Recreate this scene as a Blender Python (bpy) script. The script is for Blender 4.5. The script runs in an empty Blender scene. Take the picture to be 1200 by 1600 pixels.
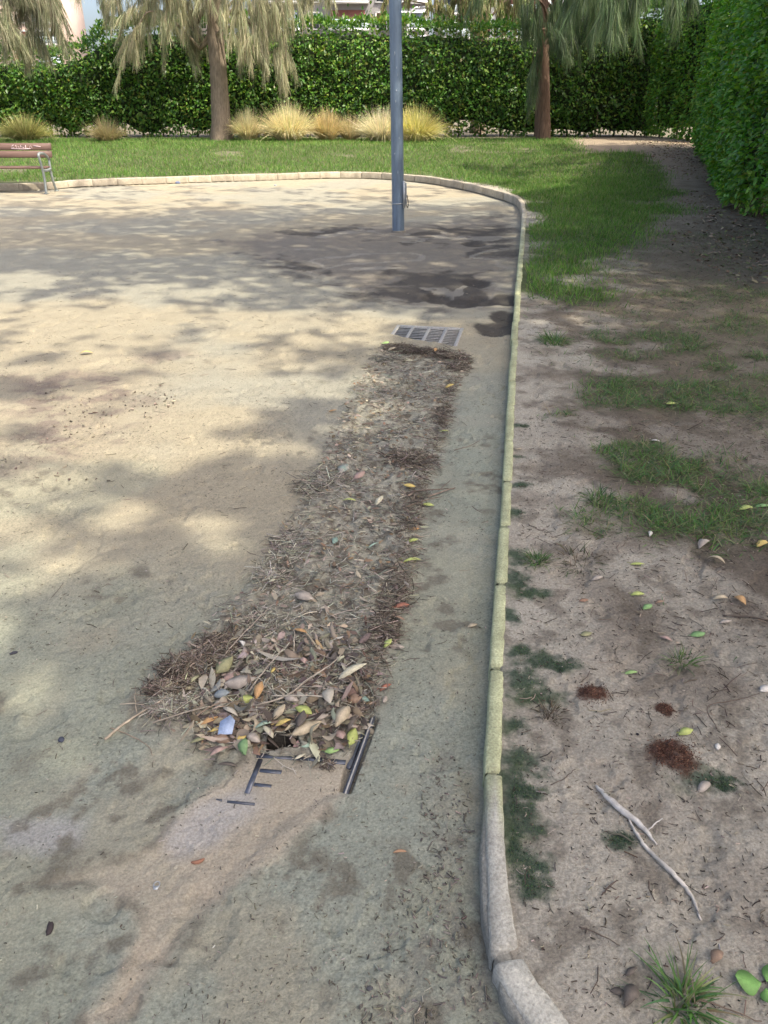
import bpy, math, random
import numpy as np
from mathutils import Vector, Matrix

random.seed(7)
RNG = np.random.default_rng(11)
S = bpy.context.scene
COLL = S.collection

# ------------------------------------------------------------------ camera
CAM_H, F_PX, PITCH = 1.5, 1202.0, math.radians(28.03)
cam_d = bpy.data.cameras.new("camera")
cam_d.sensor_fit = 'VERTICAL'
cam_d.sensor_height = 24.0
cam_d.lens = 24.0 * F_PX / 1600.0
cam_d.clip_start, cam_d.clip_end = 0.02, 2000.0
cam = bpy.data.objects.new("camera", cam_d)
cam.location = (0, 0, CAM_H)
cam.rotation_euler = (math.pi / 2 - PITCH, 0, 0)
COLL.objects.link(cam)
S.camera = cam

# ------------------------------------------------------------------ light
SUN_EL, SUN_AZ = math.radians(56.0), math.radians(-36.0)     # azimuth from +X towards +Y
SUN_DIR = Vector((math.cos(SUN_EL) * math.cos(SUN_AZ), math.cos(SUN_EL) * math.sin(SUN_AZ), math.sin(SUN_EL)))
sun_d = bpy.data.lights.new("sun", 'SUN')
sun_d.energy = 2.65
sun_d.angle = math.radians(0.5)
sun_d.color = (1.0, 0.92, 0.75)
sun = bpy.data.objects.new("sun", sun_d)
sun.rotation_euler = SUN_DIR.to_track_quat('Z', 'Y').to_euler()
COLL.objects.link(sun)
W = bpy.data.worlds.new("World")
S.world = W
W.use_nodes = True
nt = W.node_tree
sky = nt.nodes.new('ShaderNodeTexSky')
sky.sky_type = 'NISHITA'
sky.sun_disc = False
sky.sun_elevation = SUN_EL
sky.sun_rotation = math.pi / 2 - SUN_AZ
sky.dust_density = 5.0
sky.air_density = 0.75
sky.ozone_density = 0.0
nt.links.new(sky.outputs[0], nt.nodes['Background'].inputs[0])
nt.nodes['Background'].inputs[1].default_value = 0.15
S.view_settings.view_transform = 'Standard'
S.view_settings.look = 'None'
S.view_settings.gamma = 1.0
S.view_settings.use_curve_mapping = False
S.view_settings.exposure = 1.32
S.cycles.max_bounces = 6
S.cycles.transparent_max_bounces = 4
S.cycles.use_denoising = True

# ------------------------------------------------------------------ helpers
ST, CT = math.sin(PITCH), math.cos(PITCH)
def g(px, py, z=0.0):
    """point of the photograph -> point on the level z in the place"""
    cx, cy = (px - 600) / F_PX, (py - 800) / F_PX
    t = (CAM_H - z) / (ST + cy * CT)
    return (cx * t, t * (CT - cy * ST))
def at(px, py, Y):
    """point of the photograph -> point at the distance Y in the place"""
    cx, cy = (px - 600) / F_PX, (py - 800) / F_PX
    t = Y / (CT - cy * ST)
    return np.array((cx * t, Y, CAM_H - t * (ST + cy * CT)))
def gp(pts, z=0.0):
    return np.array([g(x, y, z) for x, y in pts])

_TAB = np.random.default_rng(3).random((256, 256))
def vnoise(x, y):
    x = np.asarray(x, float); y = np.asarray(y, float)
    xi = np.floor(x).astype(int); yi = np.floor(y).astype(int)
    fx = x - xi; fy = y - yi
    fx = fx * fx * (3 - 2 * fx); fy = fy * fy * (3 - 2 * fy)
    a = _TAB[xi & 255, yi & 255]; b = _TAB[(xi + 1) & 255, yi & 255]
    c = _TAB[xi & 255, (yi + 1) & 255]; d = _TAB[(xi + 1) & 255, (yi + 1) & 255]
    return (a * (1 - fx) + b * fx) * (1 - fy) + (c * (1 - fx) + d * fx) * fy
def fbm(x, y, o=4, seed=0):
    r = 0; amp = 1; tot = 0; k = 1.0
    for i in range(o):
        ca, sa = math.cos(0.7 * i + seed), math.sin(0.7 * i + seed)
        r = r + amp * vnoise((x * ca - y * sa) * k + 17.3 * i + seed * 5.1, (x * sa + y * ca) * k + 9.7 * i + seed * 3.3)
        tot += amp; amp *= 0.5; k *= 2.03
    return r / tot
def sstep(a, b, x):
    t = np.clip((x - a) / (b - a), 0, 1)
    return t * t * (3 - 2 * t)
def poly_sd(x, y, poly):
    """signed distance to a polygon, positive inside"""
    P = np.asarray(poly, float); n = len(P)
    d2 = np.full(x.shape, 1e18); ins = np.zeros(x.shape, bool)
    for i in range(n):
        ax, ay = P[i]; bx, by = P[(i + 1) % n]
        ex, ey = bx - ax, by - ay
        t = np.clip(((x - ax) * ex + (y - ay) * ey) / (ex * ex + ey * ey + 1e-12), 0, 1)
        d2 = np.minimum(d2, (x - ax - ex * t) ** 2 + (y - ay - ey * t) ** 2)
        if ey != 0:
            c = ((ay > y) != (by > y)) & (x < ex * (y - ay) / ey + ax)
            ins ^= c
    d = np.sqrt(d2)
    return np.where(ins, d, -d)
def catmull(P, n=12):
    P = np.asarray(P, float); out = []
    for i in range(len(P) - 1):
        p0 = P[max(i - 1, 0)]; p1 = P[i]; p2 = P[i + 1]; p3 = P[min(i + 2, len(P) - 1)]
        for k in range(n):
            t = k / n
            out.append(0.5 * ((2 * p1) + (p2 - p0) * t + (2 * p0 - 5 * p1 + 4 * p2 - p3) * t * t + (3 * p1 - p0 - 3 * p2 + p3) * t ** 3))
    out.append(P[-1])
    return np.array(out)

def tag(o, label=None, cat=None, group=None, kind=None):
    if label: o["label"] = label
    if cat: o["category"] = cat
    if group: o["group"] = group
    if kind: o["kind"] = kind
    return o
def empty(name, loc=(0, 0, 0), rz=0.0):
    o = bpy.data.objects.new(name, None)
    o.empty_display_size = 0.1
    o.location = loc; o.rotation_euler = (0, 0, rz)
    COLL.objects.link(o)
    return o
def mk(name, V, F, mat, parent=None, col=None, smooth=False):
    """one mesh object from arrays; F is a list of (m,k) index arrays"""
    V = np.asarray(V, np.float32).reshape(-1, 3)
    F = [np.asarray(f, np.int32) for f in (F if isinstance(F, list) else [F]) if len(f)]
    me = bpy.data.meshes.new(name)
    me.vertices.add(len(V)); me.vertices.foreach_set("co", V.ravel())
    li = np.concatenate([f.ravel() for f in F])
    tot = np.concatenate([np.full(len(f), f.shape[1], np.int32) for f in F])
    st = np.concatenate([[0], np.cumsum(tot)[:-1]]).astype(np.int32)
    me.loops.add(len(li)); me.loops.foreach_set("vertex_index", li)
    me.polygons.add(len(tot)); me.polygons.foreach_set("loop_start", st)
    if smooth:
        me.polygons.foreach_set("use_smooth", np.ones(len(tot), bool))
    if col is not None:
        a = me.attributes.new("Col", 'FLOAT_COLOR', 'POINT')
        c = np.ones((len(V), 4), np.float32); c[:, :3] = np.clip(col, 0, 1)
        a.data.foreach_set("color", c.ravel())
    me.update(calc_edges=True)
    if mat: me.materials.append(mat)
    o = bpy.data.objects.new(name, me)
    COLL.objects.link(o)
    if parent: o.parent = parent
    return o
class MB:
    """collects boxes and tubes into one mesh"""
    def __init__(s): s.v = []; s.f4 = []; s.f3 = []; s.n = 0
    def add(s, V, F4=(), F3=()):
        V = np.asarray(V, float)
        s.v.append(V)
        if len(F4): s.f4.append(np.asarray(F4) + s.n)
        if len(F3): s.f3.append(np.asarray(F3) + s.n)
        s.n += len(V)
        return s
    def box(s, x0, y0, z0, x1, y1, z1, b=0.0):
        if b <= 0:
            V = [(x, y, z) for z in (z0, z1) for x, y in ((x0, y0), (x1, y0), (x1, y1), (x0, y1))]
            return s.add(V, [(3, 2, 1, 0), (4, 5, 6, 7), (0, 1, 5, 4), (1, 2, 6, 5), (2, 3, 7, 6), (3, 0, 4, 7)])
        rings = []
        for z, i in ((z0, b), (z0 + b, 0), (z1 - b, 0), (z1, b)):
            X0, X1, Y0, Y1 = x0 + i, x1 - i, y0 + i, y1 - i
            rings += [(X0 + b, Y0, z), (X1 - b, Y0, z), (X1, Y0 + b, z), (X1, Y1 - b, z), (X1 - b, Y1, z), (X0 + b, Y1, z), (X0, Y1 - b, z), (X0, Y0 + b, z)]
        F4 = [(r * 8 + i, r * 8 + (i + 1) % 8, r * 8 + 8 + (i + 1) % 8, r * 8 + 8 + i) for r in range(3) for i in range(8)]
        F4 += [(24, 25, 26, 27), (24, 27, 28, 31), (28, 29, 30, 31), (3, 2, 1, 0), (7, 4, 3, 0), (7, 6, 5, 4)]
        return s.add(rings, F4)
    def tube(s, pts, rad, n=8, caps=True, wob=0.0, squash=1.0):
        P = np.asarray(pts, float); m = len(P)
        R = np.full(m, rad) if np.isscalar(rad) else np.asarray(rad, float)
        T = np.gradient(P, axis=0); T /= np.linalg.norm(T, axis=1)[:, None] + 1e-12
        up = np.array((0, 0, 1.0)) if abs(T[0][2]) < 0.9 else np.array((1.0, 0, 0))
        A = np.cross(T, up); A /= np.linalg.norm(A, axis=1)[:, None] + 1e-12
        B = np.cross(T, A)
        th = np.arange(n) * 2 * math.pi / n
        rr = R[:, None] * (1 + wob * (RNG.random((m, n)) - 0.5) * 2) if wob else np.repeat(R[:, None], n, 1)
        V = P[:, None] + rr[..., None] * (np.cos(th)[None, :, None] * A[:, None] + squash * np.sin(th)[None, :, None] * B[:, None])
        F4 = [(i * n + j, i * n + (j + 1) % n, (i + 1) * n + (j + 1) % n, (i + 1) * n + j) for i in range(m - 1) for j in range(n)]
        V = V.reshape(-1, 3); F3 = []
        if caps:
            V = np.vstack([V, P[:1], P[-1:]]); c0, c1 = m * n, m * n + 1
            F3 = [(c0, (j + 1) % n, j) for j in range(n)] + [(c1, (m - 1) * n + j, (m - 1) * n + (j + 1) % n) for j in range(n)]
        return s.add(V, F4, F3)
    def build(s, name, mat, parent=None, smooth=False, col=None):
        F = []
        if s.f4: F.append(np.vstack(s.f4))
        if s.f3: F.append(np.vstack(s.f3))
        V = np.vstack(s.v)
        c = None if col is None else np.tile(np.asarray(col, float), (len(V), 1)) * (0.5 + 0.95 * fbm(V[:, 0] * 70 + V[:, 2] * 50, V[:, 1] * 70, 3, 5))[:, None]
        return mk(name, V, F, mat, parent, col=c, smooth=smooth)

def unit(v):
    return v / (np.linalg.norm(v, axis=-1, keepdims=True) + 1e-12)
def ribbons(P, D, L, Wd, col, droop=0.0, segs=2, taper=0.8, side=None, cv=0.0):
    """many thin blades; returns V, F, C"""
    n = len(P); D = unit(D)
    if side is None:
        r = RNG.normal(size=(n, 3)); side = unit(np.cross(D, r))
    t = np.linspace(0, 1, segs + 1)
    L = np.broadcast_to(L, (n,)); Wd = np.broadcast_to(Wd, (n,)); droop = np.broadcast_to(droop, (n,))
    C = P[:, None] + D[:, None] * (L[:, None] * t[None])[..., None]
    C[..., 2] -= droop[:, None] * t[None] ** 2
    w = (Wd[:, None] * (1 - taper * t[None] ** 1.5))[..., None] * 0.5
    V = np.stack([C - side[:, None] * w, C + side[:, None] * w], 2)
    b = np.arange(n)[:, None] * (2 * (segs + 1)) + np.arange(segs)[None] * 2
    F = np.stack([b, b + 1, b + 3, b + 2], -1).reshape(-1, 4)
    CC = np.repeat(np.asarray(col, float)[:, None], 2 * (segs + 1), 1)
    if cv: CC = CC * (1 + cv * np.repeat(t, 2)[None, :, None])
    return V.reshape(-1, 3), F, CC.reshape(-1, 3)
def prisms(P, D, L, R, col, bend=0.0, segs=2):
    """many three sided thin sticks"""
    n = len(P); D = unit(D)
    L = np.broadcast_to(L, (n,)); R = np.broadcast_to(R, (n,))
    r = RNG.normal(size=(n, 3)); A = unit(np.cross(D, r)); B = np.cross(D, A)
    t = np.linspace(-0.5, 0.5, segs + 1)
    C = P[:, None] + D[:, None] * (L[:, None] * t[None])[..., None]
    bv = unit(np.cross(D, np.tile((0, 0, 1.0), (n, 1)))) * (bend * L * RNG.uniform(-1, 1, n))[:, None]
    C = C + bv[:, None] * (t[None, :, None] * 2) ** 2
    V = np.stack([C + (A * math.cos(a) + B * math.sin(a))[:, None] * R[:, None, None] for a in (0, 2.094, 4.189)], 2)
    m = 3 * (segs + 1)
    F = []
    for s_ in range(segs):
        for k in range(3):
            F.append(np.stack([np.arange(n) * m + s_ * 3 + k, np.arange(n) * m + s_ * 3 + (k + 1) % 3, np.arange(n) * m + s_ * 3 + 3 + (k + 1) % 3, np.arange(n) * m + s_ * 3 + 3 + k], -1))
    return V.reshape(-1, 3), np.vstack(F), np.repeat(np.asarray(col, float), m, 0)
LEAF_T = np.array([0, .12, .35, .62, .85, 1.0]); LEAF_W = np.array([.05, .30, .5, .43, .2, .015])
def leaves(P, D, Sd, L, Wd, col, fold=0.25, curl=0.15, T=LEAF_T, TW=LEAF_W, jag=0.0, rib=0.0):
    """many pointed oval leaves folded along the midrib; returns V, F, C"""
    n = len(P); D = unit(D); Sd = unit(Sd - D * (Sd * D).sum(1, keepdims=True)); N = np.cross(Sd, D)
    L = np.broadcast_to(L, (n,)); Wd = np.broadcast_to(Wd, (n,)); fold = np.broadcast_to(fold, (n,)); curl = np.broadcast_to(curl, (n,))
    k = len(T)
    ax = P[:, None] + D[:, None] * (L[:, None] * T[None])[..., None] + N[:, None] * (curl * L)[:, None, None] * (((T - 0.5) * 2) ** 2)[None, :, None]
    hw = Wd[:, None] * TW[None] * (1 + jag * RNG.uniform(-1, 1, (n, k)))
    Lf = ax - Sd[:, None] * hw[..., None] + N[:, None] * (fold[:, None] * hw)[..., None]
    Rt = ax + Sd[:, None] * hw[..., None] + N[:, None] * (fold[:, None] * hw)[..., None]
    V = np.stack([Lf, ax, Rt], 2)
    b = (np.arange(n) * 3 * k)[:, None] + np.arange(k - 1)[None] * 3
    F = np.concatenate([np.stack([b, b + 1, b + 4, b + 3], -1).reshape(-1, 4), np.stack([b + 1, b + 2, b + 5, b + 4], -1).reshape(-1, 4)])
    C = np.repeat(np.asarray(col, float)[:, None], 3 * k, 1).reshape(n, k, 3, 3)
    if rib: C[:, :, 1] *= 1 + rib
    return V.reshape(-1, 3), F, C.reshape(-1, 3)
def merge(parts):
    V, F, C, o = [], [], [], 0
    for v, f, c in parts:
        V.append(v); F.append(f + o); C.append(c); o += len(v)
    return np.vstack(V), np.vstack(F), np.vstack(C)
def vary(base, n, amt=0.2, hue=0.06):
    base = np.atleast_2d(base)
    c = base[RNG.integers(0, len(base), n)]
    return np.clip(c * (1 + RNG.normal(0, amt, (n, 1))) * (1 + RNG.normal(0, hue, (n, 3))), 0.004, 0.95)

# ------------------------------------------------------------------ materials
def new_mat(name):
    m = bpy.data.materials.new(name); m.use_nodes = True
    return m, m.node_tree.nodes, m.node_tree.links, m.node_tree.nodes['Principled BSDF']
def mat_attr(name, rough=0.8, spec=0.3, n1=(30, 0.25), n2=None, bump=None, transl=0.0, sheen=0.0):
    """base colour from the Col attribute, broken up by object space noise"""
    m, N, Lk, B = new_mat(name)
    B.inputs['Roughness'].default_value = rough
    B.inputs['Specular IOR Level'].default_value = spec
    a = N.new('ShaderNodeAttribute'); a.attribute_name = "Col"
    tc = N.new('ShaderNodeTexCoord')
    c = a.outputs['Color']
    for q in (n1, n2):
        if not q: continue
        t = N.new('ShaderNodeTexNoise'); t.inputs['Scale'].default_value = q[0]; t.inputs['Detail'].default_value = 5; t.inputs['Roughness'].default_value = 0.65
        Lk.new(tc.outputs['Object'], t.inputs['Vector'])
        r = N.new('ShaderNodeMapRange'); r.inputs['From Min'].default_value = 0.25; r.inputs['From Max'].default_value = 0.75
        r.inputs['To Min'].default_value = 1 - q[1]; r.inputs['To Max'].default_value = 1 + q[1]
        Lk.new(t.outputs['Fac'], r.inputs['Value'])
        x = N.new('ShaderNodeMix'); x.data_type = 'RGBA'; x.blend_type = 'MULTIPLY'; x.inputs['Factor'].default_value = 1
        Lk.new(c, x.inputs['A']); Lk.new(r.outputs[0], x.inputs['B']); c = x.outputs['Result']
    Lk.new(c, B.inputs['Base Color'])
    if bump:
        prev = None
        for sc, st, ds in bump:
            t = N.new('ShaderNodeTexNoise'); t.inputs['Scale'].default_value = sc; t.inputs['Detail'].default_value = 6; t.inputs['Roughness'].default_value = 0.7
            Lk.new(tc.outputs['Object'], t.inputs['Vector'])
            b = N.new('ShaderNodeBump'); b.inputs['Strength'].default_value = st; b.inputs['Distance'].default_value = ds
            Lk.new(t.outputs['Fac'], b.inputs['Height'])
            if prev: Lk.new(prev.outputs[0], b.inputs['Normal'])
            prev = b
        Lk.new(prev.outputs[0], B.inputs['Normal'])
    if transl:
        tr = N.new('ShaderNodeBsdfTranslucent'); mx = N.new('ShaderNodeMixShader'); mx.inputs[0].default_value = transl
        hs = N.new('ShaderNodeHueSaturation'); hs.inputs['Saturation'].default_value = 1.15; hs.inputs['Value'].default_value = 1.5
        Lk.new(c, hs.inputs['Color']); Lk.new(hs.outputs[0], tr.inputs[0])
        Lk.new(B.outputs[0], mx.inputs[1]); Lk.new(tr.outputs[0], mx.inputs[2])
        Lk.new(mx.outputs[0], N['Material Output'].inputs[0])
    return m
def mat_plain(name, col, rough=0.6, metal=0.0, noise=(8, 0.15), bump=None, spec=0.4, stretch=None):
    m, N, Lk, B = new_mat(name)
    B.inputs['Roughness'].default_value = rough; B.inputs['Metallic'].default_value = metal; B.inputs['Specular IOR Level'].default_value = spec
    tc = N.new('ShaderNodeTexCoord'); vec = tc.outputs['Object']
    if stretch:
        mp = N.new('ShaderNodeMapping'); mp.inputs['Scale'].default_value = stretch
        Lk.new(vec, mp.inputs[0]); vec = mp.outputs[0]
    t = N.new('ShaderNodeTexNoise'); t.inputs['Scale'].default_value = noise[0]; t.inputs['Detail'].default_value = 6; t.inputs['Roughness'].default_value = 0.65
    Lk.new(vec, t.inputs['Vector'])
    r = N.new('ShaderNodeMapRange'); r.inputs['From Min'].default_value = 0.3; r.inputs['From Max'].default_value = 0.7
    r.inputs['To Min'].default_value = 1 - noise[1]; r.inputs['To Max'].default_value = 1 + noise[1]
    Lk.new(t.outputs['Fac'], r.inputs['Value'])
    x = N.new('ShaderNodeMix'); x.data_type = 'RGBA'; x.blend_type = 'MULTIPLY'; x.inputs['Factor'].default_value = 1
    x.inputs['A'].default_value = (*col, 1); Lk.new(r.outputs[0], x.inputs['B'])
    Lk.new(x.outputs['Result'], B.inputs['Base Color'])
    if bump:
        b = N.new('ShaderNodeBump'); b.inputs['Strength'].default_value = bump[0]; b.inputs['Distance'].default_value = bump[1]
        Lk.new(t.outputs['Fac'], b.inputs['Height']); Lk.new(b.outputs[0], B.inputs['Normal'])
    return m
M_PATH = mat_attr("packed_sand", 0.9, 0.2, (5, 0.12), (170, 0.34), [(55, 0.45, 0.022), (260, 0.7, 0.010)])
M_SOIL = mat_attr("park_soil", 0.95, 0.15, (6, 0.16), (130, 0.40), [(45, 0.6, 0.028), (230, 0.8, 0.012)])
M_KERB = mat_attr("kerb_concrete", 0.85, 0.25, (16, 0.22), (150, 0.42), [(150, 0.7, 0.008)])
M_GRASS = mat_attr("grass_blades", 0.55, 0.3, (3, 0.1), None, None, 0.35)
M_DRYGRASS = mat_attr("feather_grass", 0.6, 0.3, (3, 0.1), None, None, 0.3)
M_HEDGE = mat_attr("hedge_leaf", 0.40, 0.42, (6, 0.12), None, None, 0.33)
M_HEDGECORE = mat_plain("hedge_dark_core", (0.022, 0.036, 0.012), 0.9, 0, (9, 0.4))  # near-black colour stands in for the shade inside a hedge
M_NEEDLE = mat_attr("casuarina_needles", 0.6, 0.3, (2, 0.12), None, None, 0.25)
M_LITTER = mat_attr("dry_litter", 0.9, 0.2, (60, 0.2), None, None)
M_LEAF = mat_attr("fallen_leaf", 0.6, 0.35, (90, 0.22), (400, 0.12), [(160, 0.35, 0.002)])
M_TWIG = mat_attr("twig_bark", 0.85, 0.2, (70, 0.3), None, [(200, 0.4, 0.002)])
M_BARK_GREY = mat_plain("grey_bark", (0.22, 0.175, 0.13), 0.95, 0, (9, 0.35), (0.9, 0.03), 0.15, (3, 3, 0.7))
M_BARK_RED = mat_plain("red_brown_bark", (0.15, 0.098, 0.072), 0.95, 0, (9, 0.4), (0.9, 0.03), 0.15, (3, 3, 0.5))

# ------------------------------------------------------------------ kerb line and levels
_near = gp([(850, 1600), (800, 1500), (772, 1420), (764, 1340), (766, 1280), (772, 1190), (779, 1030), (789, 850), (797, 700), (803, 560), (811, 440), (817, 370), (818, 330), (808, 314)], 0.07)
_far = gp([(775, 296), (735, 286.5), (690, 278.5), (640, 272.5), (580, 269), (520, 268.3), (430, 270.8), (330, 273.8), (240, 276.5), (120, 281), (0, 286.5)], 0.14)
_k = np.vstack([[(2.2, -1.4), (1.0, -0.25), (0.62, 0.3)], _near, _far, [(-12.5, 16.4), (-18, 15.6)]])
KERB = catmull(_k, 14)
_seg = np.linalg.norm(np.diff(KERB, axis=0), axis=1)
_arc = np.concatenate([[0], np.cumsum(_seg)])
KLEN = _arc[-1]
def kerb_at(s):
    s = np.asarray(s, float)
    return np.stack([np.interp(s, _arc, KERB[:, 0]), np.interp(s, _arc, KERB[:, 1])], -1)
_ks = np.arange(0, KLEN, 0.08); _kp = kerb_at(_ks); _kt = unit(np.gradient(_kp, axis=0)); _kn = np.stack([_kt[:, 1], -_kt[:, 0]], -1)
def kerb_h(y):
    return 0.055 + 0.085 * sstep(5, 15, y)
def kerb_sd(x, y):
    """signed distance to the kerb's middle line, positive on the planted side"""
    x = np.asarray(x, float).ravel(); y = np.asarray(y, float).ravel()
    out = np.empty(x.size)
    for i in range(0, x.size, 30000):
        q = np.stack([x[i:i + 30000], y[i:i + 30000]], -1).astype(np.float32)
        d2 = (q[:, 0:1] - _kp[None, :, 0].astype(np.float32)) ** 2 + (q[:, 1:2] - _kp[None, :, 1].astype(np.float32)) ** 2
        j = d2.argmin(1)
        v = q - _kp[j]
        n = (v * _kn[j]).sum(1); d = np.sqrt(d2[np.arange(len(q)), j])
        out[i:i + 30000] = np.where(d < 0.12, n, np.sign(n) * d)
    return out

BED = gp([(722, 552), (735, 566), (706, 620), (692, 700), (655, 800), (641, 900), (627, 965), (596, 1040), (572, 1120), (548, 1180), (480, 1188), (400, 1180), (310, 1165), (240, 1130), (225, 1095), (250, 1060), (335, 980), (400, 905), (440, 850), (490, 760), (520, 680), (560, 600), (590, 552)])
FAR_GRATE = [np.array(g(px, py)) for px, py in ((621, 508), (724, 513))]      # its far edge
_gx = unit(FAR_GRATE[1] - FAR_GRATE[0]); _gy = np.array((_gx[1], -_gx[0]))
G_W = float(np.linalg.norm(FAR_GRATE[1] - FAR_GRATE[0]))
def grate_local(x, y):
    dx, dy = x - FAR_GRATE[0][0], y - FAR_GRATE[0][1]
    return dx * _gx[0] + dy * _gx[1], dx * _gy[0] + dy * _gy[1]
HOLE = gp([(416, 1160), (462, 1156), (470, 1174), (418, 1176)])
NEAR_BARS = gp([(549, 1182), (578, 1118), (592, 1122), (548, 1240), (531, 1236), (538, 1200)])
SILT = gp([(380, 1178), (556, 1182), (550, 1245), (430, 1262), (340, 1262), (370, 1215)])
FOOT = gp([(685, 463), (722, 471), (752, 468), (792, 468), (770, 512), (793, 497), (745, 440), (740, 380)])
CLOD = gp([(0, 590), (120, 570), (235, 578), (240, 625), (200, 690), (110, 730), (0, 740)])
MUD_FAR = gp([(340, 378), (420, 362), (560, 352), (700, 345), (800, 330), (808, 420), (800, 480), (700, 482), (560, 470), (470, 432), (400, 410)])
STREAK = gp([(392, 1178), (552, 1186), (537, 1235), (455, 1310), (370, 1390), (275, 1490), (200, 1600), (135, 1600), (205, 1490), (212, 1420), (150, 1402), (50, 1396), (50, 1380), (140, 1345), (235, 1318), (310, 1250)])
FILM = gp([(0, 1285), (70, 1275), (135, 1285), (130, 1325), (60, 1340), (0, 1330)])
FILM2 = gp([(250, 1310), (310, 1260), (390, 1230), (400, 1260), (330, 1320), (270, 1345)])
ROUGHN = gp([(690, 1200), (745, 1290), (760, 1400), (800, 1520), (760, 1600), (600, 1600), (640, 1500), (660, 1420), (700, 1360)])
DUFF = gp([(830, 432), (900, 450), (1000, 410), (1080, 330), (1060, 280), (1000, 240), (900, 225), (1010, 205), (1300, 200), (1600, 500), (1700, 1050), (1250, 1130), (1120, 1010), (1030, 860), (960, 760), (960, 640), (880, 560), (828, 520)], 0.08)

def ground_h(x, y, sd):
    """height of the ground sheet"""
    x = np.asarray(x, float); y = np.asarray(y, float)
    near = 1 - sstep(6, 12, y)
    b = poly_sd(x, y, BED)
    bed = sstep(-0.05, 0.07, b + 0.05 * (fbm(x * 9, y * 9, 3, 4) - 0.5))
    zp = 0.012 * (fbm(x * 1.1, y * 1.1, 3, 1) - 0.5) + near * 0.004 * (fbm(x * 12, y * 12, 3, 2) - 0.5)
    gran = near * (sstep(0.45, 0.7, fbm(x * 2.2, y * 2.2, 3, 8)) * 0.5 + 0.35)
    zp = zp + gran * 0.010 * (fbm(x * 58, y * 58, 3, 5) - 0.5) + near * 0.008 * (fbm(x * 19, y * 24, 4, 13) - 0.5) * sstep(0.3, 0.6, fbm(x * 1.6, y * 1.6, 3, 17)) - 0.010 * near * sstep(0.60, 0.70, fbm(x * 6, y * 6, 4, 18))
    r = sstep(-0.05, 0.12, poly_sd(x, y, ROUGHN))
    zp = zp + r * 0.014 * (fbm(x * 38, y * 38, 3, 6) - 0.5)
    zp = zp + bed * (0.012 + 0.050 * (fbm(x * 9, y * 9, 4, 7) - 0.45) + 0.026 * (fbm(x * 34, y * 34, 3, 3) - 0.5))
    c = sstep(-0.25, 0.25, poly_sd(x, y, CLOD))
    zp = zp + c * 0.05 * np.maximum(fbm(x * 7, y * 7, 4, 9) - 0.5, -0.05)
    # ridges pushed up beside the streak and a few old prints
    st = poly_sd(x, y, STREAK)
    zp = zp + 0.010 * np.exp(-(st / 0.035) ** 2) * (fbm(x * 9, y * 9, 3, 12)) * 1.2 - 0.006 * sstep(0, 0.06, st)
    mf = poly_sd(x, y, MUD_FAR)
    zp = zp - 0.012 * sstep(-0.1, 0.25, mf) * (0.4 + fbm(x * 1.6, y * 2.6, 3, 14))
    for i, (fx, fy) in enumerate(FOOT):
        d = ((x - fx) / 0.12) ** 2 + ((y - fy) / 0.19) ** 2
        zp = zp - 0.03 * np.exp(-d ** 2)
    # pits under the two gratings
    gu, gv = grate_local(x, y)
    inr = (gu > 0.012) & (gu < G_W - 0.012) & (gv > 0.012) & (gv < 0.6)
    gf = 0.30 + 0.22 * np.clip(gu / G_W, 0, 1) + 0.05 * (fbm(x * 12, y * 12, 2, 9) - .5)
    zp = np.where(inr & (gv < gf), -0.18, zp)
    zp = np.where(inr & (gv >= gf - 0.05) & (gv < gf), -0.18 + (gv - gf + 0.05) / 0.05 * 0.18, zp)
    zp = zp + 0.03 * np.exp(-((gv - gf - 0.10) / 0.07) ** 2) * sstep(-0.12, 0.0, gu) * (1 - sstep(G_W, G_W + 0.14, gu)) * (0.6 + fbm(x * 20, y * 20, 3, 2))
    zp = np.where(poly_sd(x, y, HOLE) > 0, -0.11, zp)
    sl = sstep(-0.02, 0.02, poly_sd(x, y, SILT)) * (poly_sd(x, y, HOLE) < 0)
    zp = zp * (1 - sl) + sl * (0.0005 + 0.004 * (fbm(x * 25, y * 25, 3, 15) - 0.5))
    nb = sstep(-0.004, 0.004, poly_sd(x, y, NEAR_BARS))
    zp = zp * (1 - nb) + nb * np.minimum(zp, -0.012)
    # planted side
    kh = kerb_h(y)
    zo = kh - 0.008 + 0.40 * sstep(12.0, 26.0, y + 0.25 * np.clip(x - 3, 0, 5)) * sstep(0.15, 4.5, sd)
    zo = zo + sstep(0.05, 0.7, sd) * 0.05 * (fbm(x * 0.9, y * 0.9, 3, 21) - 0.45) + near * 0.012 * (fbm(x * 9, y * 9, 4, 22) - 0.5)
    zo = zo + near * (0.007 * (fbm(x * 48, y * 48, 3, 23) - 0.5) - 0.010 * sstep(0.58, 0.70, fbm(x * 8, y * 8, 4, 24)) * sstep(0.06, 0.2, sd))
    t = sstep(-0.006, 0.010, sd)
    return zp * (1 - t) + zo * t
def hz(x, y):
    x = np.atleast_1d(np.asarray(x, float)); y = np.atleast_1d(np.asarray(y, float))
    return ground_h(x, y, kerb_sd(x, y))
def gz(px, py, z0=0.0):
    """point of the photograph -> point on the ground sheet"""
    x, y = g(px, py, z0)
    for _ in range(4):
        z = float(hz(x, y)[0]); x, y = g(px, py, z)
    return np.array((x, y, z))

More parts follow.
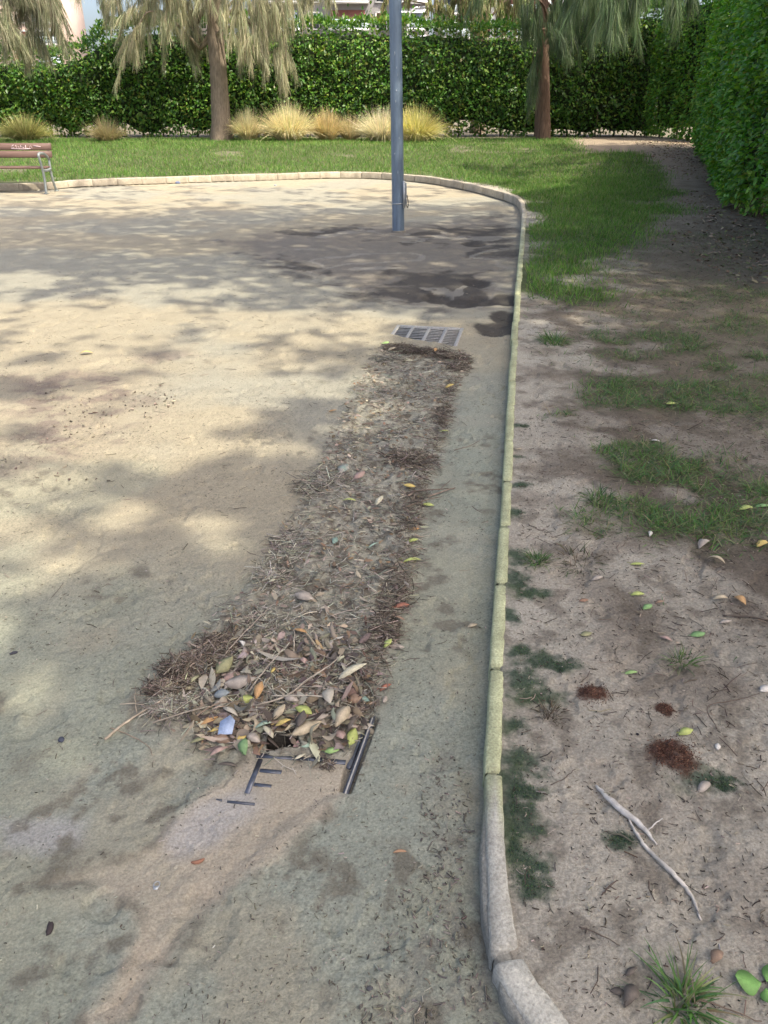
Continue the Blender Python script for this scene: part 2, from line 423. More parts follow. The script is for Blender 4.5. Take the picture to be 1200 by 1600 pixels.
MOSS = [((812, 757), .05, .02), ((806, 712), .03, .015), ((812, 665), .03, .02), ((806, 870), .03, .05), ((806, 905), .035, .05), ((830, 925), .05, .025), ((810, 1015), .035, .02), ((815, 1060), .045, .05),
        ((850, 1030), .05, .035), ((880, 1038), .04, .02), ((835, 1085), .06, .03), ((800, 1130), .03, .03), ((812, 1190), .045, .045), ((800, 1225), .03, .04), ((815, 1285), .045, .045), ((795, 1265), .025, .03),
        ((800, 1325), .02, .04), ((825, 1345), .035, .03), ((833, 1380), .03, .025), ((1105, 1215), .06, .025), ((1130, 1225), .03, .015), ((820, 1235), .04, .02), ((970, 1312), .025, .02), ((798, 960), .02, .03), ((805, 800), .025, .03)]
MOSS = [(g(*p, 0.05), a, b) for p, a, b in MOSS]
MOUND = [(g(928, 1082, .05), 0.045, 0.014), (g(1052, 1182, .05), 0.062, 0.022), (g(1040, 1105, .05), 0.028, 0.006)]
LAWN_EDGE = gp([(-900, 300), (0, 285), (240, 275), (400, 270), (560, 267), (660, 271), (760, 287), (800, 299), (850, 330), (820, 395), (822, 436), (880, 440), (955, 392), (1015, 330), (1020, 280), (985, 258), (900, 262), (860, 232)], 0.14)
LAWN = np.vstack([LAWN_EDGE, [(4.0, 25.3), (0, 26.0), (-30, 26.5)]])
PATCH = [((1110, 455), .55, .25), ((1000, 520), .4, .2), ((1060, 610), .75, .28), ((1180, 600), .5, .35), ((1000, 700), .30, .12), ((1090, 720), .4, .2), ((1060, 800), .35, .16), ((1130, 830), .3, .14), ((1170, 500), .4, .3),
         ((960, 610), .25, .1), ((1190, 760), .3, .2), ((870, 640), .12, .04), ((1110, 540), .4, .2), ((985, 545), .25, .15)]
PATCH = [(g(*p, 0.08), a, b) for p, a, b in PATCH]
def lawn_d(x, y):
    """how thickly grass grows here, 0..1"""
    sd = poly_sd(x, y, LAWN)
    n = fbm(x * 0.9, y * 0.9, 4, 31)
    L = sstep(-0.55, 0.3, sd + 1.2 * (n - 0.5))
    bare = sstep(0.64, 0.76, fbm(x * 0.7 + 3, y * 0.9, 4, 33)) * 0.6
    return L * (1 - bare)
def patch_d(x, y):
    r = np.zeros_like(x)
    n = fbm(x * 4, y * 4, 3, 35)
    for (cx, cy), a, b in PATCH:
        r = np.maximum(r, np.clip(1.55 - ((x - cx) / a) ** 2 - ((y - cy) / b) ** 2 + 4.2 * (n - 0.5), 0, 1))
    return r
def moss_d(x, y):
    r = np.zeros_like(x)
    n = fbm(x * 45, y * 45, 4, 36)
    for (cx, cy), a, b in MOSS:
        d = np.sqrt(((x - cx) / (a * 1.55)) ** 2 + ((y - cy) / (b * 1.7)) ** 2)
        r = np.maximum(r, sstep(1.25, 0.25, d + 1.3 * (n - 0.5)))
    return r
def mixc(C, col, m):
    return C * (1 - m[:, None]) + np.asarray(col, float) * m[:, None]
def ground_col(x, y, sd):
    n1 = fbm(x * 0.8, y * 0.8, 4, 41); n2 = fbm(x * 5, y * 5, 4, 42); n3 = fbm(x * 22, y * 22, 3, 43); n4 = fbm(x * 80, y * 80, 2, 44)
    e = (n2 - 0.5) * 0.22 + (n3 - 0.5) * 0.08
    # path: washed sand and mud
    C = np.tile((0.355, 0.312, 0.225), (x.size, 1))
    C = mixc(C, (0.315, 0.300, 0.240), sstep(0.40, 0.62, n1) * 0.9)
    C = mixc(C, (0.288, 0.308, 0.252), np.maximum(sstep(3.0, 1.5, y) * 0.9, sstep(6.0, 2.6, y) * sstep(0.1, 0.8, x + 0.12 * y)) * (0.5 + 0.5 * sstep(0.35, 0.6, n2)))
    C = mixc(C, (0.285, 0.295, 0.225), sstep(0.48, 0.62, fbm(x * 1.3, y * 1.3, 3, 45)) * sstep(5, 2, y) * 0.6)
    mf = sstep(-0.25, 0.35, poly_sd(x, y, MUD_FAR) + e * 3)
    C = mixc(C, (0.185, 0.163, 0.138), mf * 0.8)
    qx = fbm(x * 0.9, y * 0.9, 3, 56); wv = fbm(x * 0.75 + 2.2 * qx, y * 1.15 + 2.2 * fbm(x * .9 + 7, y * .9, 3, 57), 4, 46)
    C = mixc(C, (0.066, 0.059, 0.053), mf * sstep(0.49, 0.60, wv + e * 0.9) * 0.85)
    C = mixc(C, (0.36, 0.335, 0.285), mf * sstep(0.455, 0.43, np.abs(fbm(x * 0.9 + 1.5 * qx, y * 1.2, 3, 47) - 0.5) * 10 + 0.2) * 0.45)
    for fx, fy in FOOT:
        d = ((x - fx) / 0.15) ** 2 + ((y - fy) / 0.24) ** 2
        C = mixc(C, (0.060, 0.053, 0.047), sstep(1.15, 0.6, d + e * 6) * 0.92)
    cl = sstep(-0.2, 0.3, poly_sd(x, y, CLOD) + e * 2)
    C = mixc(C, (0.225, 0.185, 0.15), cl * (0.25 + 0.75 * sstep(0.45, 0.62, fbm(x * 7, y * 9, 5, 54))))
    c2 = sstep(-0.05, 0.15, poly_sd(x, y, gp([(170, 555), (270, 540), (340, 556), (230, 568)])) + e)
    C = mixc(C, (0.22, 0.18, 0.15), c2 * 0.7)
    st = sstep(-0.02, 0.03, poly_sd(x, y, STREAK) + (n2 - 0.5) * 0.10 + (n3 - .5) * .03)
    C = mixc(C, (0.410, 0.356, 0.272), st * (0.55 + 0.45 * sstep(0.35, 0.55, n2)))
    rim = np.exp(-((poly_sd(x, y, STREAK) + (n2 - 0.5) * 0.1) / 0.02) ** 2)
    C = mixc(C, (0.17, 0.15, 0.115), rim * sstep(0.42, 0.6, n3) * 0.7)
    for q in (FILM, FILM2):
        C = mixc(C, (0.38, 0.365, 0.345), sstep(-0.03, 0.04, poly_sd(x, y, q) + e * 0.3) * 0.75)
    gran = sstep(6.5, 3.0, y)
    C = C * (1 - gran * 0.30 * sstep(0.58, 0.80, fbm(x * 170, y * 170, 2, 52)) * sstep(0.35, 0.6, n2) * (1 - st))[:, None]
    rg = sstep(-0.05, 0.1, poly_sd(x, y, ROUGHN) + e)
    C = mixc(C, (0.20, 0.185, 0.155), rg * sstep(0.42, 0.70, n3) * 0.65)
    dk = sstep(0.54, 0.74, fbm(x * 16, y * 16, 5, 48)) * sstep(0.5, 0.62, fbm(x * 2.1, y * 2.1, 3, 49))
    C = mixc(C, (0.17, 0.155, 0.12), dk * gran * (1 - st) * 0.85)
    bed = sstep(-0.05, 0.05, poly_sd(x, y, BED) + e * 0.5)
    C = mixc(C, (0.325, 0.310, 0.250), bed * 0.8)
    C = mixc(C, (0.12, 0.098, 0.075), bed * sstep(0.44, 0.70, fbm(x * 30, y * 30, 4, 53)) * 0.75)
    gu, gv = grate_local(x, y)
    C = mixc(C, (0.045, 0.038, 0.03), ((gu > 0) & (gu < G_W) & (gv > 0) & (gv < .30 + .22 * gu / G_W)) * 0.9)
    C = mixc(C, (0.03, 0.026, 0.022), (poly_sd(x, y, HOLE) > -.003) * 0.95)
    C = mixc(C, (0.11, 0.10, 0.085), sstep(-.006, .002, poly_sd(x, y, NEAR_BARS)) * 0.6)
    P = C
    # planted side: bare earth, leaf duff, moss, grass roots
    C = np.tile((0.385, 0.345, 0.278), (x.size, 1))
    C = mixc(C, (0.45, 0.41, 0.335), sstep(1.6, 0.35, sd + (n1 - 0.5) * 1.2) * 0.9)
    C = mixc(C, (0.315, 0.265, 0.210), sstep(0.40, 0.68, n2) * 0.4)
    df = sstep(-0.35, 0.45, poly_sd(x, y, DUFF) + (n1 - 0.5) * 1.2 + (n2 - .5) * 0.6)
    C = mixc(C, (0.135, 0.110, 0.085), df * (0.6 + 0.4 * sstep(0.36, 0.60, n2)))
    C = mixc(C, (0.135, 0.112, 0.085), sstep(0.54, 0.74, fbm(x * 14, y * 14, 5, 51)) * 0.55)
    C = mixc(C, (0.17, 0.145, 0.105), sstep(3.0, 4.6, y + (n1 - .5) * 1.5) * sstep(0.35, 1.3, sd + (n2 - .5) * 1.6) * 0.7)
    fr = sstep(15, 19, y) * sstep(3.2, 4.5, x)
    C = mixc(C, (0.25, 0.205, 0.155), fr * 0.85)
    far = sstep(26, 27.5, y)
    C = mixc(C, (0.17, 0.15, 0.11), far)
    bank = sstep(22.6, 23.4, y + (n1 - 0.5) * 1.5) * (1 - far)
    C = mixc(C, (0.36, 0.29, 0.21), bank * 0.7)
    ld = lawn_d(x, y)
    C = mixc(C, (0.06, 0.085, 0.025), sstep(0.1, 0.7, ld) * 0.85)
    C = mixc(C, (0.10, 0.092, 0.055), patch_d(x, y) * 0.5)
    C = mixc(C, (0.052, 0.085, 0.055), moss_d(x, y) * 0.9)
    C = mixc(C, (0.10, 0.135, 0.055), moss_d(x + 0.03, y + 0.02) * sstep(0.5, 0.6, n2) * 0.35)
    for (cx, cy), r, h in MOUND:
        C = mixc(C, (0.105, 0.052, 0.036), sstep(1.1, 0.7, np.sqrt((x - cx) ** 2 + (y - cy) ** 2) / r + (n3 - 0.5) * 0.9) * 0.9)
    t = (sd > 0)[:, None]
    return np.where(t, C, P)

# ------------------------------------------------------------------ the ground sheet
def build_ground():
    a = np.radians(np.arange(68.0, 9.4, -0.056)); ys = CAM_H / np.tan(a)
    d = np.arange(ys[-1] + 0.055, 27.2, 0.055)
    ys = np.concatenate([[-60, -20, -8, -4, -2, -1, -0.3, 0.2, 0.45], ys[ys > 0.6], d, [27.6, 28.5, 30, 33, 38, 45, 60, 90, 150, 300, 700]])
    us = np.concatenate([[-60, -20, -8, -4, -2, -1.2, -0.9, -0.75], np.arange(-0.62, 0.6201, 0.00145), [0.75, 0.9, 1.2, 2, 4, 8, 20, 60]])
    wd = np.maximum(np.minimum(ys, 40), 0.4) + 0.75
    wd = np.where(ys > 40, 40.75 + (ys - 40) * 0.4, wd)
    X = us[None] * wd[:, None]; Y = np.repeat(ys[:, None], len(us), 1)
    x, y = X.ravel(), Y.ravel()
    sd = kerb_sd(x, y)
    z = ground_h(x, y, sd)
    for (cx, cy), r, h in MOUND:
        q = np.sqrt((x - cx) ** 2 + (y - cy) ** 2) / r
        z = z + np.where(sd > 0, h * np.exp(-q ** 2 * 1.6) * (0.7 + 0.6 * fbm(x * 60, y * 60, 2, 3)), 0)
    C = ground_col(x, y, sd)
    m, n = X.shape
    i = (np.arange(m - 1)[:, None] * n + np.arange(n - 1)[None]).ravel()
    F = np.stack([i, i + 1, i + n + 1, i + n], -1)
    side = sd[F].mean(1) > 0
    V = np.stack([x, y, z], -1)
    for nm, sel, mt in (("path", ~side, M_PATH), ("ground", side, M_SOIL)):
        f = F[sel]; used = np.unique(f); mp = np.full(len(V), -1); mp[used] = np.arange(len(used))
        tag(mk(nm, V[used], mp[f], mt, col=C[used], smooth=True), kind="structure")
build_ground()

# ------------------------------------------------------------------ the kerb: blocks bedded end to end
def build_kerb():
    near = np.array([(-0.040, -0.12), (-0.038, -0.020), (-0.036, -0.007), (-0.029, -0.0012), (0, 0), (0.025, -0.0008), (0.031, -0.005), (0.034, -0.016), (0.034, -0.12)])
    joints = [0.0]
    s = 0.0
    while s < KLEN:
        yy = kerb_at(s)[1]
        s += random.uniform(0.40, 0.52) if yy < 13 else random.uniform(0.46, 0.50)
        joints.append(s)
    v, f, c, o = [], [], [], 0
    def sweep(s0, s1, shrink, base, endcut):
        nonlocal o
        k = max(int((s1 - s0) / 0.03), 2)
        ss = np.linspace(s0, s1, k + 1)
        ss = np.sort(np.concatenate([ss, [s0 + 0.008, s1 - 0.008]]))
        P = kerb_at(ss)
        if endcut:
            w_ = ((ss - s0) / (s1 - s0))[:, None]; P = 0.3 * P + 0.7 * (kerb_at(s0) * (1 - w_) + kerb_at(s1) * w_)
        T = unit(kerb_at(ss + 0.02) - kerb_at(ss - 0.02)); N = np.stack([T[:, 1], -T[:, 0]], -1)
        dz = random.uniform(-0.005, 0.004); dn = random.uniform(-0.004, 0.004); tl = random.uniform(-0.007, 0.007)
        m = len(near)
        for q, (p, n_) in enumerate(zip(P, N)):
            sc = 0.92 - 0.34 * sstep(0.82, 1.12, p[1]) + 0.16 * sstep(3, 8, p[1]) + 0.45 * sstep(9, 15, p[1])
            for a, b in near:
                e = endcut if q in (0, len(P) - 1) else 0
                aa = a * sc * (1 - shrink) * (1 - e * 0.12) + dn
                bb = min(b - shrink * 0.03 - e * 0.012 * (b > -0.05), 0)
                chip = 0.005 * (vnoise(ss[q] * 30 + a * 300, b * 200 + 7) - 0.5) + 0.004 * (vnoise(ss[q] * 110 + a * 500, 3.0) - 0.5)
                pp = p + n_ * (aa + chip * 0.6)
                z = kerb_h(p[1]) + bb + dz + tl * (q / len(P) - 0.5) + (chip * 0.6 if b > -0.1 else 0)
                v.append((pp[0], pp[1], z))
                y = p[1]
                gr = max(sstep(1.12, 1.32, y + 0.2 * (vnoise(ss[q] * 5, a * 40) - 0.5)) * (1 - sstep(8, 14, y)), 0.0)
                nn = 0.8 + 0.4 * vnoise(ss[q] * 9, a * 90 + 50)
                col = np.array((0.44, 0.42, 0.36)) * (1 - gr) + np.array((0.40, 0.41, 0.245)) * gr
                if y > 9: col = col * (1 - sstep(9, 13, y)) + np.array((0.44, 0.385, 0.295)) * sstep(9, 13, y)
                col = col * nn * base
                if b < -0.02 and a < 0: col = col * 0.85
                c.append(col)
        for q in range(len(P) - 1):
            for j in range(m - 1):
                f.append((o + q * m + j, o + q * m + j + 1, o + (q + 1) * m + j + 1, o + (q + 1) * m + j))
        ends = []
        for q, rev in ((0, False), (len(P) - 1, True)):
            idx = [o + q * m + j for j in range(m)]
            ends.append(idx if not rev else idx[::-1])
        o += m * len(P)
        return ends
    E = []
    for a, b in zip(joints[:-1], joints[1:]):
        E += sweep(a + 0.006, b - 0.006, 0.0, random.uniform(0.88, 1.08), 1.0)
    E += sweep(0, joints[-1], 0.24, 0.62, 0)
    tag(mk("kerb", v, [np.array(f), np.array(E)], M_KERB, col=np.array(c), smooth=False), kind="structure")
build_kerb()

# ------------------------------------------------------------------ apartment blocks far behind the hedge
def plaster(name, col): return mat_plain(name, col, 0.9, 0, (0.6, 0.08), None, 0.2)
M_PINK = plaster("pale_pink_render", (0.66, 0.52, 0.45)); M_WHITE = plaster("white_render", (0.70, 0.70, 0.68)); M_BEIGE = plaster("beige_render", (0.50, 0.42, 0.35)); M_GREYW = plaster("grey_render", (0.24, 0.23, 0.23))
M_RAIL = mat_plain("pale_blue_balcony_panel", (0.50, 0.60, 0.66), 0.35, 0, (0.7, 0.1)); M_SHUT = mat_plain("red_brown_shutter", (0.22, 0.09, 0.07), 0.6, 0, (3, 0.2)); M_PANE = mat_plain("window_glass", (0.04, 0.05, 0.06), 0.1, 0, (1, 0.2), None, 0.8)
M_SLAT = mat_plain("blue_grey_blind", (0.20, 0.26, 0.32), 0.5, 0, (3, 0.2)); M_AWN = mat_plain("white_awning", (0.75, 0.76, 0.78), 0.7, 0, (3, 0.1))
def building(name, label, x0, x1, y0, depth, nfl, wallmat, bays, z0=0.3, fl=3.0):
    """bays: list of (kind, xa, xb) repeated on every floor; kind is w (window), b (balcony)"""
    r = empty(name, (0.5 * (x0 + x1), y0, z0)); tag(r, label, "building", "apartment blocks behind the hedge")
    cx = 0.5 * (x0 + x1)
    H = nfl * fl + 1.0
    MB().box(x0 - cx, 0, 0, x1 - cx, depth, H).build("wall", wallmat, r)
    MB().box(x0 - cx - .3, -.3, H, x1 - cx + .3, depth + .3, H + 0.5).build("roof", M_WHITE, r)
    for k in range(nfl):
        z = 0.9 + k * fl
        for kind, a, b, mt in bays:
            a, b = a - cx, b - cx
            if kind == 'w':
                w = MB().box(a - .12, -0.10, z - .1, a, 0.0, z + 1.65).box(b, -0.10, z - .1, b + .12, 0.0, z + 1.65).box(a - .12, -0.10, z + 1.65, b + .12, 0.0, z + 1.8).box(a - .2, -0.2, z - .22, b + .2, 0.0, z - .1).build("window", M_WHITE, r)
                MB().box(a, -0.04, z - .1, b, -0.01, z + 1.65).build("pane", M_PANE, w)
                hh = random.choice((0.35, 0.6, 0.9, 1.2))
                mb = MB(); zz = z + 1.65 - hh
                while zz < z + 1.6: mb.box(a, -0.085, zz, b, -0.05, zz + 0.075); zz += 0.09
                mb.build("shutter", mt, w)
            else:
                bl = MB().box(a, -1.4, z - .35, b, 0.0, z - .12).build("balcony", M_WHITE, r)
                MB().box(a, -1.4, z - .12, b, -1.34, z + .9).box(a, -1.34, z - .12, a + .06, 0, z + .9).box(b - .06, -1.34, z - .12, b, 0, z + .9).build("railing", M_RAIL, bl)
                d = MB().box(a + .5, -0.05, z - .12, b - .5, -0.005, z + 2.0).build("balcony_door", mt, r)
                if random.random() < 0.5:
                    MB().add([(a, -0.05, z + 2.2), (b, -0.05, z + 2.2), (b, -1.5, z + 1.6), (a, -1.5, z + 1.6), (a, -0.05, z + 2.16), (b, -0.05, z + 2.16), (b, -1.5, z + 1.56), (a, -1.5, z + 1.56)],
                             [(0, 3, 2, 1), (4, 5, 6, 7), (3, 7, 6, 2), (0, 4, 7, 3), (1, 2, 6, 5)]).build("awning", M_AWN, r)
    return r
building("apartment_building", "pale pink apartment block with red-brown shutters and pale blue balcony fronts, seen over the hedge", -77, -54, 150, 14, 9, M_PINK,
         [('b', -76.5, -72.5, M_SLAT), ('b', -71.5, -66, M_SHUT), ('w', -62.4, -61.2, M_SHUT), ('w', -60.2, -59.0, M_SHUT), ('b', -57.5, -54.3, M_SLAT)])
building("apartment_building", "beige apartment block with dark shutters above the hedge, beside the pink one", -26, -16.5, 128, 14, 8, M_BEIGE,
         [('w', -24.5, -23.2, M_SLAT), ('b', -22, -17, M_SLAT)])
building("apartment_building", "grey apartment block with white awnings behind the lamp post", -16, 6, 120, 14, 8, M_GREYW,
         [('b', -15.5, -11, M_SLAT), ('w', -9.8, -8.6, M_SLAT), ('b', -7.5, -2.0, M_SHUT), ('w', -1, 0.3, M_SHUT), ('b', 1.2, 5.6, M_SLAT)])
building("apartment_building", "white apartment block glimpsed through the weeping tree behind the hedge", 8, 34, 135, 14, 8, M_WHITE,
         [('b', 8.5, 13, M_SLAT), ('w', 14.5, 15.8, M_SHUT), ('b', 17, 23, M_SHUT), ('w', 24.5, 25.8, M_SLAT), ('b', 27, 33, M_SLAT)])
building("apartment_building", "pale grey apartment block at the left edge behind the drooping tree", -110, -79, 140, 14, 8, M_WHITE,
         [('b', -108, -100, M_SLAT), ('w', -98, -96.7, M_SLAT), ('b', -95, -88, M_SLAT), ('b', -87, -80, M_SLAT)])

# ------------------------------------------------------------------ hedges
HEDGE_COL = np.array([(0.070, 0.165, 0.026), (0.055, 0.138, 0.025), (0.095, 0.188, 0.028), (0.044, 0.108, 0.025), (0.130, 0.210, 0.034)])
def hedge(name, label, path, depth, hfun, dens, lsize, near=False, zlow=0.05, tint=1.12):
    """path: front line (left to right as seen from the path side); leaves fill the front, top and the ends"""
    path = np.asarray(path, float)
    sl = np.linalg.norm(np.diff(path, axis=0), axis=1); ar = np.concatenate([[0], np.cumsum(sl)]); Ln = ar[-1]
    def pt(s): return np.stack([np.interp(s, ar, path[:, 0]), np.interp(s, ar, path[:, 1])], -1)
    def nrm(s):
        t = unit(pt(np.minimum(s + 0.3, Ln)) - pt(np.maximum(s - 0.3, 0))); return np.stack([t[:, 1], -t[:, 0]], -1)
    root = empty(name, (*path[0], 0)); tag(root, label, "hedge", "clipped ficus hedges")
    root.location = (0, 0, 0)
    hm = 3.2; mt = M_HEDGE
    nf = int(Ln * hm * dens); ntop = int(Ln * depth * dens * 0.6); ne = int(depth * hm * dens * 0.6)
    s = np.concatenate([RNG.uniform(0, Ln, nf), RNG.uniform(0, Ln, ntop), np.zeros(ne), np.full(ne, Ln)])
    q = pt(s); n2 = nrm(s); gzv = hz(q[:, 0], q[:, 1])
    H = hfun(s) + 0.30 * (fbm(s * 1.7, s * 0 + 3, 3, 5) - 0.5)
    front = np.arange(len(s)) < nf; top = (np.arange(len(s)) >= nf) & (np.arange(len(s)) < nf + ntop)
    u = RNG.random(len(s))
    lo = zlow - 0.1 + 0.25 * fbm(s * 2.3, s * 0 + 9, 3, 2)
    hh = np.where(top, H + RNG.exponential(0.07, len(s)) - 0.05, lo + (H - lo) * u)
    bulge = 0.34 * (fbm(s * 0.8, hh * 0.8 + 5, 3, 15) - 0.5) + 0.30 * (fbm(s * 2.6, hh * 2.6, 3, 16) - 0.5)
    inset = 0.22 * sstep(0.75, 1.0, hh / H) + 0.18 * sstep(0.7, 0.0, hh)
    ins = np.where(front, bulge - inset - RNG.exponential(0.07, len(s)), -RNG.uniform(0, depth, len(s)))
    P = np.column_stack([q + n2 * ins[:, None], gzv + hh])
    out = np.column_stack([n2, np.zeros(len(s))])
    out = np.where(top[:, None], out * 0.2 + (0, 0, 1.0), out)
    e0 = np.arange(len(s)) >= nf + ntop
    tg = np.column_stack([pt(np.array([Ln])) - pt(np.array([0.0])), [0.0]]); tg = unit(tg)
    out = np.where(e0[:, None], np.where((s > 0)[:, None], tg, -tg), out)
    D = unit(out * 0.55 + RNG.normal(0, 0.55, (len(s), 3)) + np.array((0, 0, -0.35)) * np.where(top, -1.2, 1)[:, None])
    Sd = np.cross(D, out * 0.6 + RNG.normal(0, 0.45, (len(s), 3)) + (0, 0, 0.6))
    L = lsize * RNG.uniform(0.65, 1.2, len(s))
    n4 = fbm(s * 1.1, hh * 1.1, 3, 19)
    C = vary(HEDGE_COL, len(s), 0.16, 0.05) * (0.72 + 0.56 * n4)[:, None] * tint
    yl = RNG.random(len(s)) < (0.035 + 0.10 * sstep(0.55, 0.7, n4)); C[yl] = vary([(0.17, 0.19, 0.04), (0.13, 0.18, 0.03)], yl.sum(), 0.15)
    if near:
        V, F, C2 = leaves(P, D, Sd, L, L * RNG.uniform(0.42, 0.55, len(s)), C, 0.22, -0.06, T=np.array([0, .25, .6, 1.0]), TW=np.array([.06, .46, .42, .02]))
    else:
        V, F, C2 = leaves(P, D, Sd, L, L * RNG.uniform(0.48, 0.62, len(s)), C, 0.2, 0.0, T=np.array([0, .45, 1.0]), TW=np.array([.05, .5, .02]))
    mk("foliage", V, F, M_HEDGE, root, col=C2, smooth=True)
    # dark core, an uneven box behind the leaves; its colour stands for inner shade
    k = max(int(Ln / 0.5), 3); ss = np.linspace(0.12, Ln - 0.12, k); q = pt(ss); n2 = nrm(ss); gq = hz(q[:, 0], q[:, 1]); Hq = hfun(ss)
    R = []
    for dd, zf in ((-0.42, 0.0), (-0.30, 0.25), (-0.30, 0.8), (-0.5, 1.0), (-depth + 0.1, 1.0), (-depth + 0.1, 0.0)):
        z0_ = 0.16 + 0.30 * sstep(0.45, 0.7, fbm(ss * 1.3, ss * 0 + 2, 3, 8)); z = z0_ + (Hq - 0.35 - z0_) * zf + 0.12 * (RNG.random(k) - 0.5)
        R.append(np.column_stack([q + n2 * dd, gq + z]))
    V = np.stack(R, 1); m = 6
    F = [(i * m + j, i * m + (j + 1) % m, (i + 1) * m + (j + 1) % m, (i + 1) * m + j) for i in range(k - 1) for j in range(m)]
    mk("dark_core", V, [np.array(F), np.array([[0, 5, 4, 3, 2, 1], [(k - 1) * m + j for j in range(m)]])], M_HEDGECORE, root)
    s_ = 0.3
    while s_ < Ln:
        p = pt(np.array([s_]))[0] - nrm(np.array([s_]))[0] * random.uniform(0.3, depth * 0.7); z = float(hz(p[0], p[1])[0])
        st = MB()
        for b in range(1):
            a = random.uniform(0, 6.28); d = random.uniform(0.03, 0.22)
            st.tube([(p[0], p[1], z - .05), (p[0] + d * .4 * math.cos(a), p[1] + d * .4 * math.sin(a), z + .3), (p[0] + d * math.cos(a), p[1] + d * math.sin(a), z + .75)], [0.035, 0.028, 0.02], 6)
        st.build("stem", M_BARK_GREY, root)
        s_ += random.uniform(0.35, 0.8)
    return root
hedge("hedge", "long clipped dark green hedge across the end of the lawn behind the feather grass",
      [(-19, 26.3), (-8, 26.6), (0, 26.7), (8.6, 26.9)], 1.3,
      lambda s: 2.3 + 0.8 * sstep(9.2, 11.2, s) - 0.12 * sstep(19.5, 21.5, s) + 0.55 * sstep(23.5, 25.5, s), 460, 0.125)
hedge("hedge", "shorter side hedge between the back hedge and the big hedge, just past a dark gap",
      [(8.0, 26.6), (8.75, 23.2)], 1.2, lambda s: 3.7 + 0 * s, 620, 0.11, tint=1.9)
hedge("hedge", "tall leafy hedge along the right edge, big glossy leaves down to the ground",
      [(7.75, 21.6), (6.60, 18.0), (5.55, 14.5), (4.95, 12.0), (4.50, 9.0), (4.30, 6.2)], 1.4, lambda s: 3.5 + 0.1 * np.sin(s), 900, 0.092, True, 0.05, 1.85)

# ------------------------------------------------------------------ casuarinas
def tongues(T, length=(0.22, 0.42), wid=0.010, col=((0.20, 0.19, 0.09),), spray=0.35, segs=2):
    """T rows: x0,y0,z0, x1,y1,z1, r, n: hanging tongues of needles"""
    out = []
    for x0, y0, z0, x1, y1, z1, r, n in T:
        n = int(n)
        a, b = np.array((x0, y0, z0)), np.array((x1, y1, z1)); ax = b - a; ln = np.linalg.norm(ax)
        t = RNG.random(n) ** 0.9
        rad = r * (0.35 + 0.65 * np.sin(np.pi * np.clip(t * 0.95 + 0.05, 0, 1)) ** 0.6) * np.sqrt(RNG.random(n)) * (1 - 0.65 * t ** 2)
        th = RNG.uniform(0, 6.283, n)
        sag = 0.10 * ln * np.sin(np.pi * t)
        P = a + ax * t[:, None] + np.column_stack([rad * np.cos(th), rad * np.sin(th), 0.6 * rad * np.sin(th * 1.7) + sag])
        D = unit(unit(ax) * 0.7 + np.array((0, 0, -0.75)) + np.column_stack([np.cos(th), np.sin(th), np.zeros(n)]) * spray * RNG.random((n, 1)) + RNG.normal(0, 0.14, (n, 3)))
        L = RNG.uniform(*length, n)
        cl = fbm(P[:, 0] * 2.2 + P[:, 1], P[:, 2] * 2.2, 3, 27)
        C = vary(col, n, 0.18, 0.05) * (0.55 + 0.9 * cl)[:, None]
        out.append(ribbons(P, D, L, wid * RNG.uniform(0.7, 1.3, n), C, droop=L * 0.22, segs=segs, taper=0.75, cv=0.25))
    return merge(out)
def trunk(root, mat, pts, rad, name="trunk", n=14):
    return MB().tube(catmull(pts, 6), np.interp(np.linspace(0, 1, (len(pts) - 1) * 6 + 1), np.linspace(0, 1, len(rad)), rad), n, True, 0.05).build(name, mat, root, smooth=True)
def crown_tongues(cx, cy, zlow, zhigh, R, count, dens, droop=(0.7, 1.4), keep=None):
    T = []
    for _ in range(count):
        a = random.uniform(0, 6.283); h = random.random(); rr = R * (1 - 0.75 * h ** 1.5) * math.sqrt(random.uniform(0.05, 1))
        x, y, z = cx + rr * math.cos(a), cy + rr * math.sin(a), zlow + (zhigh - zlow) * h + random.uniform(-.2, .3)
        d = random.uniform(*droop)
        e = (x + 0.45 * d * math.cos(a), y + 0.45 * d * math.sin(a), z - d)
        if keep and not keep(x, y, z, *e): continue
        T.append((x, y, z, *e, random.uniform(0.16, 0.34), dens * d))
    return T
def branches(root, mat, base, T, k, r0=0.05):
    mb = MB()
    for t in random.sample(T, min(k, len(T))):
        b = np.array(base) + np.array((0, 0, max(0.4, t[2] - base[2] - 0.6 - random.random())))
        e = np.array(t[:3]); m = 0.5 * (b + e) + np.array((0, 0, 0.25))
        mb.tube(catmull([b, m, e, np.array(t[3:6]) * 0.5 + e * 0.5], 4), np.linspace(r0, 0.006, 13), 6)
    mb.build("branches", mat, root, smooth=True)
OLIVE = np.array([(0.33, 0.325, 0.205), (0.27, 0.28, 0.165), (0.40, 0.375, 0.25), (0.20, 0.22, 0.125), (0.30, 0.265, 0.175)])
GREENN = np.array([(0.10, 0.155, 0.065), (0.075, 0.13, 0.06), (0.13, 0.17, 0.075), (0.10, 0.13, 0.085)])
def fray(T, k=5):
    out = []
    for x0, y0, z0, x1, y1, z1, r, n in T:
        for _ in range(k):
            o = np.array((random.gauss(0, .6), random.gauss(0, .6), random.gauss(0, .35))) * r; e = np.array((random.gauss(0, .75), random.gauss(0, .75), 0)) * r
            f = random.uniform(0.5, 1.12); u = random.uniform(0, 0.4)
            a = np.array((x0, y0, z0)) * (1 - u) + np.array((x1, y1, z1)) * u + o; b = np.array((x0, y0, z0)) * (1 - f) + np.array((x1, y1, z1)) * f + e
            out.append((*a, *b, r * random.uniform(.22, .5), n * 1.35 / k))
    return out
